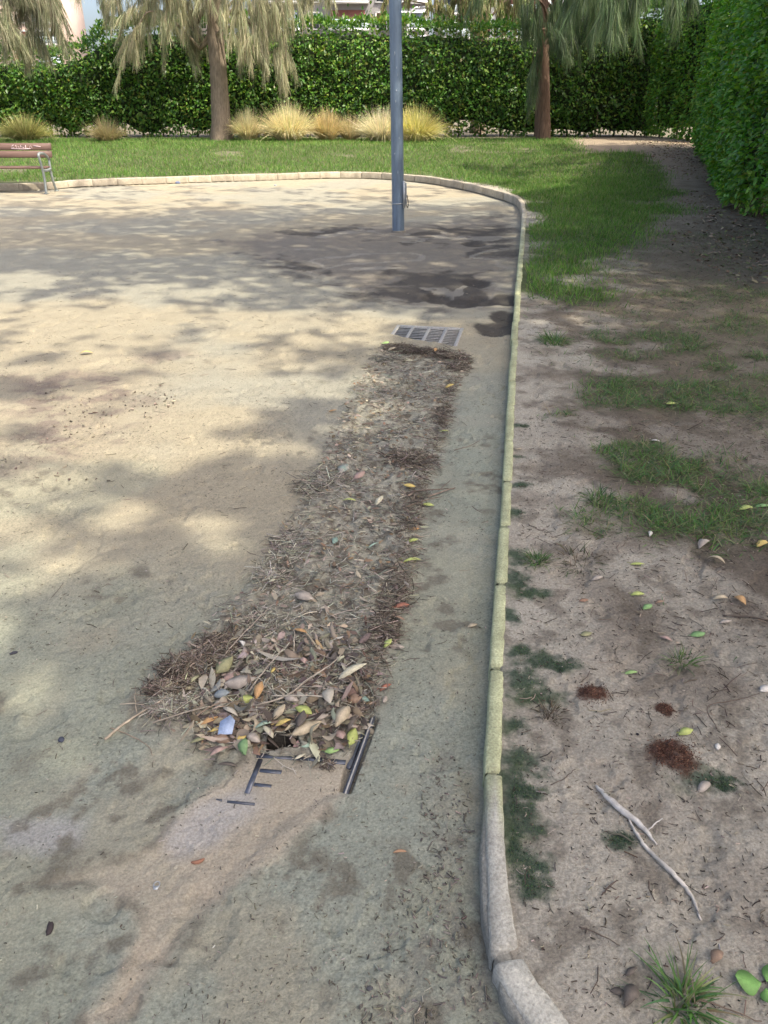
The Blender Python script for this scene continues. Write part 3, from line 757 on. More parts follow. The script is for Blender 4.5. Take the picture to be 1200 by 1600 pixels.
def pxt(rows, Y, n):
    """tongues given by where they start and end in the photo, at distance Y"""
    return [(*at(a, b, Y + dy), *at(c, d, Y + dy - 0.1), r, n * k) for a, b, c, d, r, dy, k in rows]
# the big one left of the lamp post
TB = at(347, 221, 24.7); TBz = float(hz(TB[0], TB[1])[0])
t1 = empty("casuarina_tree", (TB[0], TB[1], TBz)); tag(t1, "pale olive weeping casuarina with a thick grey trunk beside the feather grass", "tree", "casuarina trees")
t1.location = (0, 0, 0)
tp = [at(347, 226, 24.7), at(345, 180, 24.7), at(341, 110, 24.7), at(336, 50, 24.75), at(332, -20, 24.8), (TB[0] - .45, 24.9, 5.6), (TB[0] - .55, 25.0, 8.2)]
tp[0][2] = TBz - 0.1
trunk(t1, M_BARK_GREY, tp, [0.35, 0.265, 0.232, 0.22, 0.20, 0.14, 0.05], n=18)
rows = [(228, 20, 193, 128, .20, -.6, 1.5), (215, -20, 205, 60, .28, -.4, 1.2), (180, -40, 178, 45, .22, .2, 1), (240, -30, 235, 70, .3, -.2, 1.2), (262, -10, 262, 98, .22, -.5, 1), (285, -30, 290, 60, .28, -.3, 1), (300, -10, 312, 95, .18, .5, .7),
        (370, -30, 378, 80, .26, -.7, 1.3), (375, 30, 392, 108, .22, -.8, 1), (400, -20, 408, 70, .3, -.6, 1.4), (405, 40, 418, 122, .24, -.7, 1.4), (425, -20, 434, 90, .26, -.4, 1.3), (428, 60, 447, 140, .18, -.5, 1), (440, -30, 446, 50, .25, .1, 1),
        (455, -40, 482, 15, .2, .3, .9), (482, -60, 484, 30, .10, .2, .5), (505, -50, 518, 5, .14, .2, .6), (350, -40, 356, 50, .26, -.9, .9), (320, -40, 315, 20, .25, -.7, .9), (300, 30, 303, 108, .2, .6, .5), (440, 70, 452, 118, .25, .8, .6), (265, -40, 268, 40, .3, -.6, 1)]
T = pxt(rows, 24.7, 850)
Tc = crown_tongues(TB[0] - .3, 24.9, 4.4, 8.6, 3.3, 70, 330)
mk("crown", *(lambda r: (r[0], r[1]))(R1 := tongues(fray(T) + fray(Tc, 3), (0.14, 0.36), 0.0095, OLIVE, 0.6)), M_NEEDLE, t1, col=R1[2])
branches(t1, M_BARK_GREY, (TB[0] - .4, 24.8, 2.4), T + Tc, 34)
# the one cut by the left edge
t2 = empty("casuarina_tree", (0, 0, 0)); tag(t2, "drooping casuarina at the far left corner, its fronds hanging over the hedge above the bench", "tree", "casuarina trees")
trunk(t2, M_BARK_GREY, [(-13.6, 23.2, 0.3), (-13.5, 23.2, 2), (-13.6, 23.3, 4.5), (-13.7, 23.3, 8)], [0.32, 0.26, 0.2, 0.05])
rows = [(-20, -40, -10, 85, .4, 0, 1.6), (20, -40, 28, 60, .35, 0, 1.5), (0, 0, 12, 92, .3, -.3, 1.3), (45, -30, 72, 50, .22, -.2, .9), (60, -30, 95, 85, .16, -.2, .8), (20, 40, 44, 95, .22, 0, .9), (70, -40, 108, 45, .14, .2, .6), (40, 30, 66, 90, .18, 0, .8), (-10, -40, 30, 10, .4, 0, 1.2), (50, -50, 78, 14, .2, 0, .9), (80, 20, 100, 75, .1, .2, .5)]
T = pxt(rows, 22.8, 850)
Tc = crown_tongues(-13.6, 23.2, 4.2, 8.5, 3.4, 60, 300)
R1 = tongues(fray(T) + fray(Tc, 3), (0.16, 0.4), 0.0095, OLIVE * (0.74, 0.76, 0.76), 0.6)
mk("crown", R1[0], R1[1], M_NEEDLE, t2, col=R1[2])
branches(t2, M_BARK_GREY, (-13.6, 23.2, 2.6), T + Tc, 24)
# the one on the right with the red-brown trunk
B3 = at(848, 209, 25.0); z3 = float(hz(B3[0], B3[1])[0])
t3 = empty("casuarina_tree", (0, 0, 0)); tag(t3, "green casuarina with a slim red-brown trunk at the end of the lawn", "tree", "casuarina trees")
tp = [at(848, 213, 25), at(848, 170, 25), at(848, 110, 25), at(849, 40, 25), at(850, -20, 25), (B3[0] + .1, 25.0, 6), (B3[0] + .1, 25, 8.5)]; tp[0][2] = z3 - .1
trunk(t3, M_BARK_RED, tp, [0.26, 0.21, 0.185, 0.17, 0.155, 0.11, 0.04], n=16)
rows = [(815, -20, 822, 60, .3, -.4, 1), (838, 60, 822, 165, .18, -.4, .7), (845, 95, 830, 150, .14, -.3, .5), (866, -30, 872, 70, .3, -.7, 1.2), (880, -10, 885, 95, .26, -.9, 1), (905, -20, 912, 90, .3, -.8, 1.2), (930, -30, 930, 80, .3, -.8, 1.2), (955, -40, 958, 60, .3, -.6, 1), (975, -30, 980, 50, .3, -.7, 1), (868, 30, 878, 80, .24, -1.2, .8), (836, 0, 838, 60, .2, -.6, .7)]
T = pxt(rows, 24.6, 800)
Tc = crown_tongues(B3[0], 25, 4.4, 8.8, 3.0, 60, 300)
R1 = tongues(fray(T) + fray(Tc, 3), (0.16, 0.4), 0.009, GREENN * 0.85, 0.7)
mk("crown", R1[0], R1[1], M_NEEDLE, t3, col=R1[2])
branches(t3, M_BARK_RED, (B3[0], 25, 2.6), T + Tc, 30)
# the nearer one hanging in from above on the right
t4 = empty("casuarina_tree", (0, 0, 0)); tag(t4, "casuarina whose dark needle fronds hang in from above beside the tall hedge", "tree", "casuarina trees")
trunk(t4, M_BARK_RED, [(9.6, 18.5, 0.3), (9.5, 18.4, 3), (9.2, 18.2, 5.5), (9.0, 18, 9)], [0.3, 0.24, 0.18, 0.05])
rows = [(930, -60, 915, 40, .3, 0, 1.2), (960, -60, 950, 55, .3, -1, 1.3), (985, -50, 975, 52, .28, 0, 1.3), (1010, -70, 1000, 25, .25, -1, 1.1), (1040, -60, 1040, 10, .18, 0, .7), (1052, -40, 1066, 45, .12, -1, .6), (890, -60, 890, 20, .28, .5, 1), (1075, -60, 1080, 15, .14, 0, .6)]
T = pxt(rows, 17.5, 900)
Tc = crown_tongues(9.2, 18.2, 4.6, 9, 3.4, 70, 320)
R1 = tongues(fray(T) + fray(Tc, 3), (0.16, 0.4), 0.007, GREENN, 0.7)
mk("crown", R1[0], R1[1], M_NEEDLE, t4, col=R1[2])
branches(t4, M_BARK_RED, (9.3, 18.2, 3.6), T + Tc, 30)
# weeping pepper tree behind the hedge
t5 = empty("weeping_tree", (0, 0, 0)); tag(t5, "light green weeping pepper tree rising behind the hedge", "tree")
trunk(t5, M_BARK_GREY, [(3.3, 30.5, 0.4), (3.4, 30.5, 2.2), (3.2, 30.5, 4), (3.3, 30.5, 6.5)], [0.3, 0.24, 0.16, 0.04])
T = []
for i in range(34):
    px = random.uniform(668, 832); y0 = random.uniform(-60, 0); y1 = random.uniform(25, 85)
    T += pxt([(px, y0, px + random.uniform(-6, 6), y1, .16, random.uniform(-1, 1.2), .5)], 30.3, 500)
Tc = crown_tongues(3.3, 30.5, 4.6, 7.5, 3.6, 50, 260)
R1 = tongues(fray(T) + fray(Tc, 3), (0.12, 0.24), 0.02, np.array([(0.24, 0.27, 0.11), (0.17, 0.22, 0.08), (0.30, 0.30, 0.15), (0.20, 0.15, 0.09)]))
mk("crown", R1[0], R1[1], M_NEEDLE, t5, col=R1[2])
branches(t5, M_BARK_GREY, (3.3, 30.5, 2.0), T + Tc, 30)

# ------------------------------------------------------------------ broad shade trees over the path: the shade they throw is what the photo shows
LIT = [gp([(-300, 440), (0, 440), (120, 455), (330, 445), (420, 470), (560, 490), (590, 555), (545, 620), (500, 650), (420, 690), (330, 730), (270, 790), (180, 840), (110, 900), (50, 960), (20, 1060), (-300, 1100)])]
LITFAR = gp([(-600, 330), (0, 326), (120, 333), (380, 330), (560, 326), (700, 322), (815, 316), (960, 312), (1010, 280), (880, 250), (900, 225), (1000, 210), (600, 190), (-600, 190)])
def shade_d(x, y):
    n = fbm(x * 2.6, y * 2.6, 4, 61)
    d = np.ones_like(x)
    s = poly_sd(x, y, LIT[0]); n5 = fbm(x * 4.2, y * 4.2, 3, 63)
    d *= 1 - 0.985 * sstep(-0.7, 0.30, s + (n - 0.5) * 1.6)
    s = poly_sd(x, y, LITFAR)
    d *= 1 - 0.84 * sstep(-0.8, 1.0, s + (n - 0.5) * 2.0)
    for q in ([(960, 268), (1000, 262), (1160, 262), (1150, 280), (1040, 284)], [(1010, 232), (1100, 238), (1130, 250), (1000, 246)]):
        d *= 1 - sstep(-0.3, 0.2, poly_sd(x, y, gp(q, 0.2)) + (n - 0.5) * 0.8)
    return d
def shade_tree(label, base, xr, yr, hr, n, lsz, seed, fl=0.45, dfun=None, zt=0.0):
    root = empty("shade_tree", (0, 0, 0)); tag(root, label, "tree", "broad shade trees over the path")
    x = RNG.uniform(xr[0], xr[1], n); y = RNG.uniform(yr[0], yr[1], n)
    d = (dfun or shade_d)(x, y)
    u = np.clip((fbm(x * 3.4, y * 5.6, 3, seed + 9) - 0.5) * 2.3 + 0.5, 0.02, 0.98)
    keep = RNG.random(n) < sstep(-0.07, 0.07, d - u) * (fl + 0.9 * sstep(0.25, 0.5, fbm(x * 1.7, y * 1.7, 3, seed)))
    x, y = x[keep], y[keep]
    h = hr[0] + (hr[1] - hr[0]) * np.clip(0.25 + 0.75 * fbm(x * 0.6, y * 0.6, 3, seed + 3) + RNG.normal(0, 0.16, len(x)), 0, 1)
    P = np.column_stack([x + SUN_DIR.x / SUN_DIR.z * (h - zt), y + SUN_DIR.y / SUN_DIR.z * (h - zt), h])
    m = len(P)
    D = unit(RNG.normal(0, 1, (m, 3)) * (1, 1, 0.5) + (0, 0, -0.25)); Sd = np.cross(D, RNG.normal(0, 0.4, (m, 3)) + (0, 0, 1.0))
    L = lsz * RNG.uniform(0.7, 1.3, m)
    V, F, C = leaves(P, D, Sd, L, L * 0.5, vary(HEDGE_COL, m, 0.2), 0.15, -0.05, T=np.array([0, .45, 1.0]), TW=np.array([.05, .5, .02]))
    mk("crown", V, F, M_HEDGE, root, col=C)
    b = np.array(base, float); top = b + (0.2, 0.3, hr[0] - 0.6)
    trunk(root, M_BARK_GREY, [b - (0, 0, .1), b + (0.05, 0, 1.2), b + (0.1, 0.2, 4.6), top], [0.40, 0.30, 0.26, 0.2])
    mb = MB()
    for i in RNG.integers(0, m, 30):
        e = P[i]; s0 = top * 1.0; mid = 0.5 * (s0 + e) + np.array((0, 0, 0.5))
        mb.tube(catmull([s0 - (0, 0, .2), mid, e], 5), np.linspace(0.09, 0.012, 11), 6)
    mb.build("branches", M_BARK_GREY, root, smooth=True)
shade_tree("broad leafy tree behind the tall hedge whose branches shade the middle of the path", (9.2, 5.5, 0.2), (-7.5, 4.2), (5.2, 17), (9.0, 12.5), 34000, 0.20, 71, 0.6)
shade_tree("broad leafy tree on the planted side whose branches shade the drain and kerb", (8.6, -2.2, 0.1), (-3.0, 5.0), (-0.6, 5.6), (9.5, 13.0), 34000, 0.20, 73, 0.9)

# ------------------------------------------------------------------ grass
def blades(x, y, hgt, wid, col, lean=0.35, flat=0.0):
    n = len(x); z = hz(x, y)
    D = np.column_stack([RNG.normal(0, lean, n), RNG.normal(0, lean, n), np.full(n, 1.0 - flat)])
    a = RNG.uniform(0, 6.283, n)
    L = hgt * RNG.uniform(0.5, 1.25, n)
    return ribbons(np.column_stack([x, y, z - 0.004]), D, L, wid * RNG.uniform(0.7, 1.3, n), col, droop=L * RNG.uniform(0.05, 0.5, n), segs=3, taper=0.92, side=np.column_stack([np.cos(a), np.sin(a), np.zeros(n)]), cv=0.35)
GRASSC = np.array([(0.085, 0.175, 0.032), (0.11, 0.21, 0.04), (0.062, 0.145, 0.028), (0.125, 0.215, 0.05), (0.19, 0.21, 0.085)])
GRASSD = np.array([(0.075, 0.145, 0.040), (0.10, 0.175, 0.05), (0.06, 0.115, 0.05), (0.17, 0.17, 0.09)])
parts = []
def lawn_area(x0, x1, y0, y1, n, hgt, wid):
    x = RNG.uniform(x0, x1, n); y = RNG.uniform(y0, y1, n)
    sd = kerb_sd(x, y); k = (RNG.random(n) < lawn_d(x, y)) & (sd > 0.07)
    x, y = x[k], y[k]
    yel = fbm(x * 1.3, y * 1.3, 3, 66)
    C = vary(GRASSC, len(x), 0.18, 0.06) * (0.75 + 0.55 * yel)[:, None]
    parts.append(blades(x, y, hgt * (0.7 + 0.7 * fbm(x * 3, y * 3, 3, 67)), wid, C, 0.42))
lawn_area(-14, 4.5, 16.2, 25.6, 110000, 0.105, 0.010); lawn_area(4.5, 8.5, 16.2, 25.6, 26000, 0.10, 0.010)
lawn_area(1.2, 7.5, 6.0, 16.4, 140000, 0.085, 0.007)
tag(mk("lawn_grass", *merge(parts)[:2], M_GRASS, col=merge(parts)[2]), "bright green lawn grass growing behind the kerb", "grass", kind="stuff")
parts = []
for (cx, cy), a, b in PATCH:
    n = int(6200 * a * b / 0.1 * (1.0 if cy > 3.5 else 1.4)); n = min(n, 17000)
    x = RNG.uniform(cx - a * 1.8, cx + a * 1.8, n); y = RNG.uniform(cy - b * 1.9, cy + b * 1.9, n)
    k = (RNG.random(n) < patch_d(x, y) ** 1.5 * (0.2 + 0.8 * sstep(.42, .6, fbm(x * 9, y * 9, 3, 37)))) & (kerb_sd(x, y) > 0.06); x, y = x[k], y[k]
    parts.append(blades(x, y, 0.075, 0.0042, vary(GRASSD, len(x), 0.2, 0.08), 0.9, 0.45))
# thin scatter of creeping grass over the earth
n = 120000
x = RNG.uniform(0.4, 6.0, n); y = RNG.uniform(1.8, 10, n); sd = kerb_sd(x, y)
k = (sd > 0.06) & (RNG.random(n) < (0.05 + 0.18 * sstep(3.0, 4.6, y) + sstep(0.49, 0.66, fbm(x * 2.6, y * 2.6, 4, 68))) * sstep(0.15, 1.4, sd + 0.12 * (y - 3))); x, y = x[k], y[k]
parts.append(blades(x, y, 0.055, 0.004, vary(GRASSD, len(x), 0.22, 0.08), 1.0, 0.5))
R1 = merge(parts)
tag(mk("sparse_grass", R1[0], R1[1], M_GRASS, col=R1[2]), "thin dark green grass in patches on the shaded bare earth", "grass", kind="stuff")
# moss and algae: short dense fuzz
n = 90000
i = RNG.integers(0, len(MOSS), n)
mc = np.array([m[0] for m in MOSS])[i]; ma = np.array([[m[1], m[2]] for m in MOSS])[i]
xy = mc + RNG.normal(0, 0.9, (n, 2)) * ma
k = (moss_d(xy[:, 0], xy[:, 1]) > RNG.random(n) * 0.9 + 0.15) & (kerb_sd(xy[:, 0], xy[:, 1]) > 0.045); xy = xy[k]; n = len(xy)
R1 = blades(xy[:, 0], xy[:, 1], 0.010, 0.003, vary([(0.036, 0.070, 0.042), (0.05, 0.09, 0.045), (0.03, 0.055, 0.040), (0.085, 0.12, 0.05)], n, 0.25, 0.08), 0.8, 0.3)
tag(mk("moss", R1[0], R1[1], M_GRASS, col=R1[2]), "dark green moss on the earth along the kerb", "moss", kind="stuff")

def grass_tuft(px, py, label, n, hgt, wid, rad, cols, lean=0.8, group="grass tufts on the bare earth", cat="grass tuft", name="grass_tuft"):
    p = gz(px, py, 0.06)
    a = RNG.uniform(0, 6.283, n); r = rad * np.sqrt(RNG.random(n))
    x = p[0] + r * np.cos(a); y = p[1] + r * np.sin(a); z = hz(x, y)
    out = np.column_stack([np.cos(a), np.sin(a)]) * (0.2 + 0.7 * r / rad)[:, None] * lean + RNG.normal(0, 0.55, (n, 2))
    D = np.column_stack([out, np.full(n, 0.9)])
    L = hgt * RNG.uniform(0.45, 1.2, n)
    V, F, C = ribbons(np.column_stack([x, y, z - 0.004]) - p, D, L, wid * RNG.uniform(0.7, 1.3, n), vary(cols, n, 0.2, 0.07), droop=L * RNG.uniform(0.15, 0.6, n), segs=4, taper=0.93, side=np.column_stack([-np.sin(a), np.cos(a), RNG.normal(0, .3, n)]), cv=0.3)
    o = mk(name, V, F, M_GRASS, col=C); o.location = p
    return tag(o, label, cat, group)
grass_tuft(1070, 1565, "loose grass tuft at the bottom edge of the photo, the lowest of the tufts", 130, 0.115, 0.0045, 0.028, GRASSD * 1.2, 1.0)
grass_tuft(838, 878, "small bushy grass tuft close to the kerb, beside a dark moss patch", 170, 0.07, 0.0032, 0.035, GRASSD, 0.7)
grass_tuft(865, 535, "round grass tuft standing near the kerb opposite the far drain grating", 200, 0.13, 0.006, 0.09, GRASSD, 0.7)
grass_tuft(1065, 1035, "thin grass tuft just below the round green leaf", 70, 0.075, 0.003, 0.03, GRASSD, 0.9)
grass_tuft(935, 780, "flat dark grass tuft on pale earth, midway between kerb and grass patch", 110, 0.09, 0.0035, 0.05, GRASSD * .8, 1.2)
grass_tuft(860, 1115, "dead brown grass tuft between moss and a reddish ant mound", 80, 0.05, 0.003, 0.03, [(0.09, 0.075, 0.05), (0.06, 0.05, 0.035)], 1.0)
grass_tuft(905, 880, "matted straw-brown grass tuft to the right of the bushy one", 130, 0.07, 0.003, 0.07, [(0.11, 0.085, 0.055), (0.07, 0.055, 0.04), (0.07, 0.09, 0.04)], 1.3)

# feather grass along the foot of the hedge
STRAW = np.array([(0.58, 0.51, 0.31), (0.50, 0.45, 0.27), (0.64, 0.58, 0.38), (0.40, 0.38, 0.20)])
def feather(px, py, Y, wpx, hpx, label, cols, n=2200):
    b = at(px, py, Y); z = float(hz(b[0], b[1])[0]); b[2] = z
    sc = F_PX / (Y / 1.11); R = wpx / sc / 2; H = hpx / sc
    a = RNG.uniform(0, 6.283, n); r = 0.3 * R * np.sqrt(RNG.random(n))
    P = np.column_stack([r * np.cos(a), r * np.sin(a), np.full(n, -0.02)])
    t = RNG.random(n) ** 0.6
    D = np.column_stack([np.cos(a) * t * R * 0.9 + RNG.normal(0, .12 * R, n), np.sin(a) * t * R * 0.9 + RNG.normal(0, .12 * R, n), H * (1.25 - 0.3 * t)])
    L = np.linalg.norm(D, axis=1) * RNG.uniform(0.75, 1.2, n)
    V, F, C = ribbons(P, D, L, 0.010 * RNG.uniform(0.5, 1.5, n), vary(cols, n, 0.2, 0.05), droop=L * (0.10 + 0.45 * t) * RNG.uniform(0.5, 1.3, n), segs=5, taper=0.9, side=np.column_stack([-np.sin(a), np.cos(a), RNG.normal(0, .4, n)]), cv=0.25)
    o = mk("feather_grass", V, F, M_DRYGRASS, col=C); o.location = b
    tag(o, label, "ornamental grass", "feather grass clumps along the hedge")
MIXG = np.array([(0.30, 0.29, 0.11), (0.40, 0.36, 0.16), (0.22, 0.25, 0.09)])
feather(42, 226, 24.6, 95, 36, "greenish yellow feather grass clump behind the bench", MIXG)
feather(170, 229, 24.2, 72, 34, "dull beige feather grass clump alone between bench and thick trunk", np.array([(0.33, 0.27, 0.15), (0.26, 0.22, 0.12), (0.22, 0.22, 0.11)]), 1000)
feather(388, 227, 24.5, 62, 42, "straw yellow feather grass clump touching the thick grey trunk", STRAW)
feather(452, 227, 24.4, 100, 50, "tall straw-coloured feather grass clump, second from the thick trunk", STRAW * 1.05, 3200)
feather(512, 226, 24.7, 66, 42, "brownish feather grass clump in the middle of the row", STRAW * (0.85, .78, .7))
feather(548, 225, 24.8, 56, 36, "small brownish feather grass clump squeezed against the widest clump", STRAW * (0.75, .7, .65), 1000)
feather(598, 226, 24.4, 100, 44, "pale feather grass clump immediately left of the lamp post", STRAW * (1.0, 1.02, 1.15), 2800)
feather(650, 224, 24.3, 104, 46, "wide yellow-green feather grass clump right of the lamp post, last in the row", np.array([(0.46, 0.42, 0.15), (0.40, 0.39, 0.14), (0.52, 0.47, 0.26)]), 3200)

# ------------------------------------------------------------------ lamp post
M_POST = mat_plain("blue_grey_painted_steel", (0.165, 0.218, 0.285), 0.42, 0.2, (6, 0.22), (0.15, 0.004), 0.5, (4, 4, 0.6)); M_GALV = mat_plain("galvanised_steel", (0.42, 0.43, 0.43), 0.45, 0.6, (30, 0.15)); M_BLACK = mat_plain("black_plastic", (0.015, 0.015, 0.016), 0.5)
M_SCUFF = mat_plain("scuffed_paint", (0.36, 0.40, 0.45), 0.6, 0, (40, 0.3))
pb = gz(622.5, 362); lp = empty("lamp_post", pb); tag(lp, "blue-grey steel lamp post standing on the sandy path", "lamp post")
lp.rotation_euler = (0, math.radians(-1.35), 0)
MB().tube([(0, 0, -.1), (0, 0, .02), (0, 0, 1.2), (0, 0, 2.6), (0, 0, 4.6)], [.080, .079, .077, .072, .062], 28).build("pole", M_POST, lp, smooth=True)
MB().tube([(0, 0, -.02), (0, 0, 0.012), (0, 0, 0.02)], [.098, .096, .082], 24).build("base_collar", mat_plain("mortar", (0.2, 0.18, 0.15), 0.95, 0, (30, .3)), lp)
d = MB().box(.062, -.075, .30, .098, -.005, .62, .006).build("inspection_box", M_GALV, lp)
MB().box(.099, -.062, .335, .112, -.018, .60, .004).build("cover_plate", M_POST, d)
MB().tube(catmull([(.105, -.03, .33), (.125, -.03, .30), (.132, -.032, .36), (.118, -.03, .45)], 5), .006, 6).build("cable", M_BLACK, d)
MB().tube([(0, 0, .345), (0, 0, .357)], [.0815, .0815], 28).build("strap", M_GALV, lp)
sc = MB()
for zz, xx, w, h in ((2.0, -.02, .012, .05), (1.86, .0, .010, .03), (1.78, .012, .007, .05), (1.62, -.01, .014, .03), (1.5, -.015, .008, .04), (1.1, .02, .01, .03), (0.93, -.04, .012, .02), (0.7, .0, .006, .05)):
    yy = -math.sqrt(.0775 ** 2 - xx ** 2)
    a = xx + w; ya = -math.sqrt(.0775 ** 2 - a ** 2); e = -.0012
    sc.add([(xx, yy + e, zz), (a, ya + e, zz + h * .4), (a - w * .3, ya + e, zz + h), (xx + w * .1, yy + e, zz + h * .8), (xx, yy + .003, zz), (a, ya + .003, zz + h * .4), (a - w * .3, ya + .003, zz + h), (xx + w * .1, yy + .003, zz + h * .8)],
           [(0, 1, 2, 3), (4, 7, 6, 5), (0, 4, 5, 1), (1, 5, 6, 2), (2, 6, 7, 3), (3, 7, 4, 0)])
sc.build("paint_scuffs", M_SCUFF, lp)
h = MB().tube([(0, 0, 4.58), (0, 0, 4.7), (0, 0, 4.72), (0, 0, 5.0), (0, 0, 5.05), (0, 0, 5.16)], [.05, .06, .18, .21, .25, .04], 20).build("lamp_head", M_POST, lp, smooth=False)
# street lamp beyond the hedge
q = at(636, 40, 32.0); sl = empty("street_lamp", (q[0], 32.0, 0.3)); tag(sl, "thin white curved street lamp arm showing above the hedge beside the lamp post", "street lamp")
MW = mat_plain("white_painted_steel", (0.7, 0.7, 0.68), 0.4)
top = at(650, 12, 32.0)
MB().tube(catmull([(0, 0, 0), (0, 0, 1.6), (0.02, 0, q[2] - .3), (0.22, 0, top[2] - .35), (0.5, 0, top[2] - .3)], 6), .035, 8).build("pole", MW, sl, smooth=True)
MB().tube([(0.48, 0, top[2] - .3), (0.7, 0, top[2] - .29), (1.0, 0, top[2] - .33)], [.05, .1, .05], 10, squash=.5).build("lamp_head", MW, sl, smooth=True)

# ------------------------------------------------------------------ bench
M_WOOD = mat_plain("brown_stained_plank", (0.135, 0.083, 0.068), 0.6, 0, (5, 0.25), (0.25, 0.004), 0.3, (0.6, 9, 9)); M_CAST = mat_plain("grey_cast_iron", (0.23, 0.255, 0.25), 0.5, 0.3, (20, 0.12)); M_TAG = mat_plain("pink_white_spray", (0.62, 0.50, 0.52), 0.7, 0, (30, 0.15))
p = gz(78, 303); bn = empty("park_bench", (p[0], p[1], p[2])); tag(bn, "brown plank park bench with grey iron legs cut by the left edge of the photo", "bench")
BL = 1.85
def iron(x):
    r = empty("leg_frame", (0, 0, 0)); r.parent = bn
    f = MB(); w = .028
    f.tube(catmull([(x, -.02, 0), (x, .03, .22), (x, .02, .43), (x, -.035, .62), (x, -.02, .665), (x, .04, .68), (x, .22, .665), (x, .36, .60), (x, .42, .55)], 5), .024, 8)
    f.tube(catmull([(x, .50, 0), (x, .44, .12), (x, .40, .26), (x, .39, .43), (x, .43, .62), (x, .48, .80)], 5), .024, 8)
    f.tube(catmull([(x, .02, .40), (x, .2, .385), (x, .39, .40)], 5), .026, 8)
    f.box(x - .03, -.055, 0, x + .03, .03, .018).box(x - .03, .46, 0, x + .03, .545, .018)
    r2 = f.build("leg", M_CAST, bn, smooth=True)
    bpy.data.objects.remove(r)
    return r2
iron(-0.06); iron(-BL + 0.20)
for k, (y0, z0) in enumerate(((.0, .425), (.095, .418), (.19, .415), (.285, .42))):
    MB().box(-BL, y0, z0, -0.05 if k else -0.055, y0 + .085, z0 + .032, .006).build("seat_plank", M_WOOD, bn)
def back_plank(z, y):
    mb = MB(); a = math.radians(14); ca, sa = math.cos(a), math.sin(a)
    m = MB().box(-BL, 0, 0, 0.02, .032, .118, .006)
    V = np.vstack(m.v); Vr = V.copy(); Vr[:, 1] = y + V[:, 1] * ca + V[:, 2] * sa; Vr[:, 2] = z - V[:, 1] * sa + V[:, 2] * ca
    mb.v, mb.f4, mb.f3, mb.n = [Vr], m.f4, m.f3, m.n
    return mb.build("back_plank", M_WOOD, bn)
back_plank(.595, .365); bp = back_plank(.722, .397)
# scribbled tag on the upper plank
tg = MB(); a = math.radians(14)
def onp(u, v): return (u, .397 - 0.004 + v * math.sin(a), .722 + v * math.cos(a))
u = -.72
for j, st in enumerate(([(0, .05), (.05, .085), (.02, .06), (.06, .035), (.0, .03)], [(.09, .08), (.10, .03), (.13, .075), (.15, .03)], [(.18, .035), (.18, .08), (.23, .07), (.19, .055), (.24, .035)], [(.27, .08), (.27, .03), (.31, .03)], [(.34, .03), (.36, .085), (.39, .03)], [(.42, .07), (.55, .055)], [(.0, .02), (.2, .015), (.36, .02)])):
    tg.tube([onp(u + x_, y_) for x_, y_ in st], .006, 5)
tg.build("graffiti_tag", M_TAG, bp)

# ------------------------------------------------------------------ drain gratings
M_IRON = mat_plain("worn_grey_iron", (0.34, 0.33, 0.31), 0.6, 0.2, (60, 0.25), (0.4, 0.002)); M_WETIRON = mat_plain("wet_dark_iron", (0.085, 0.093, 0.115), 0.28, 0.5, (40, 0.35), (0.4, 0.002), 0.6)
fg = empty("drain_grating", (FAR_GRATE[0][0], FAR_GRATE[0][1], 0.0), math.atan2(_gx[1], _gx[0])); tag(fg, "grey iron drain grating half covered by twigs, the far one with its slots showing", "drain grating", "drain gratings in the path")
gl = 0.62
MB().box(-.004, -gl, -.05, .022, .0, .004, .003).box(G_W - .022, -gl, -.05, G_W + .004, .0, .004, .003).box(.022, -.022, -.05, G_W - .022, .0, .004, .003).box(.022, -gl, -.05, G_W - .022, -gl + .022, .004, .003).build("frame", M_IRON, fg)
mb = MB(); k = 0
for i in range(13):
    y0 = -.052 - i * .0430; z1 = random.uniform(-.001, .001); mb.add([(x_, y_, z_) for x_ in (.022, G_W - .022) for y_, z_ in ((y0 - .015, z1), (y0, z1), (y0 - .001, z1 - .003), (y0 - .006, -.009), (y0 - .009, -.009), (y0 - .014, z1 - .003))], [(j, (j + 1) % 6, 6 + (j + 1) % 6, 6 + j) for j in range(6)] + [(0, 5, 4, 3), (0, 3, 2, 1), (6, 7, 8, 9), (6, 9, 10, 11)])
mb.build("cross_bars", M_IRON, fg)
mb = MB()
for i in range(1, 4):
    x0 = G_W * i / 4; mb.box(x0 - .012, -gl + .022, -.02, x0 + .012, -.022, .0025, .003)
mb.build("spacer_bars", M_IRON, fg)
# near grating, mostly under mud: its right frame bar and a few slots
a0, a1 = np.array(g(541, 1236)), np.array(g(582, 1122))
ng = empty("drain_grating", (a0[0], a0[1], 0.0), math.atan2(*(a1 - a0)[::-1]) - math.pi / 2); tag(ng, "dark wet drain grating almost buried in mud, the near one under the leaf pile", "drain grating", "drain gratings in the path")
ll = float(np.linalg.norm(a1 - a0)); rot = math.atan2(*(a1 - a0)[::-1]) - math.pi / 2
MB().box(-.0018, -.01, -.045, .0018, ll, .0035, .0008).build("frame", M_IRON, ng)
MB().box(.0022, -.015, -.045, .0062, ll + .01, .001, .001).box(-.0068, -.012, -.045, -.0022, ll, .000, .001).build("outer_rail", M_WETIRON, ng)
MB().box(-.026, ll * .3, -.05, -.010, ll * .8, -.004, .003).build("inner_rail", M_WETIRON, ng)
def loc(px, py):
    v = np.array(g(px, py)) - a0; c, s_ = math.cos(-rot), math.sin(-rot); return np.array((v[0] * c - v[1] * s_, v[0] * s_ + v[1] * c))
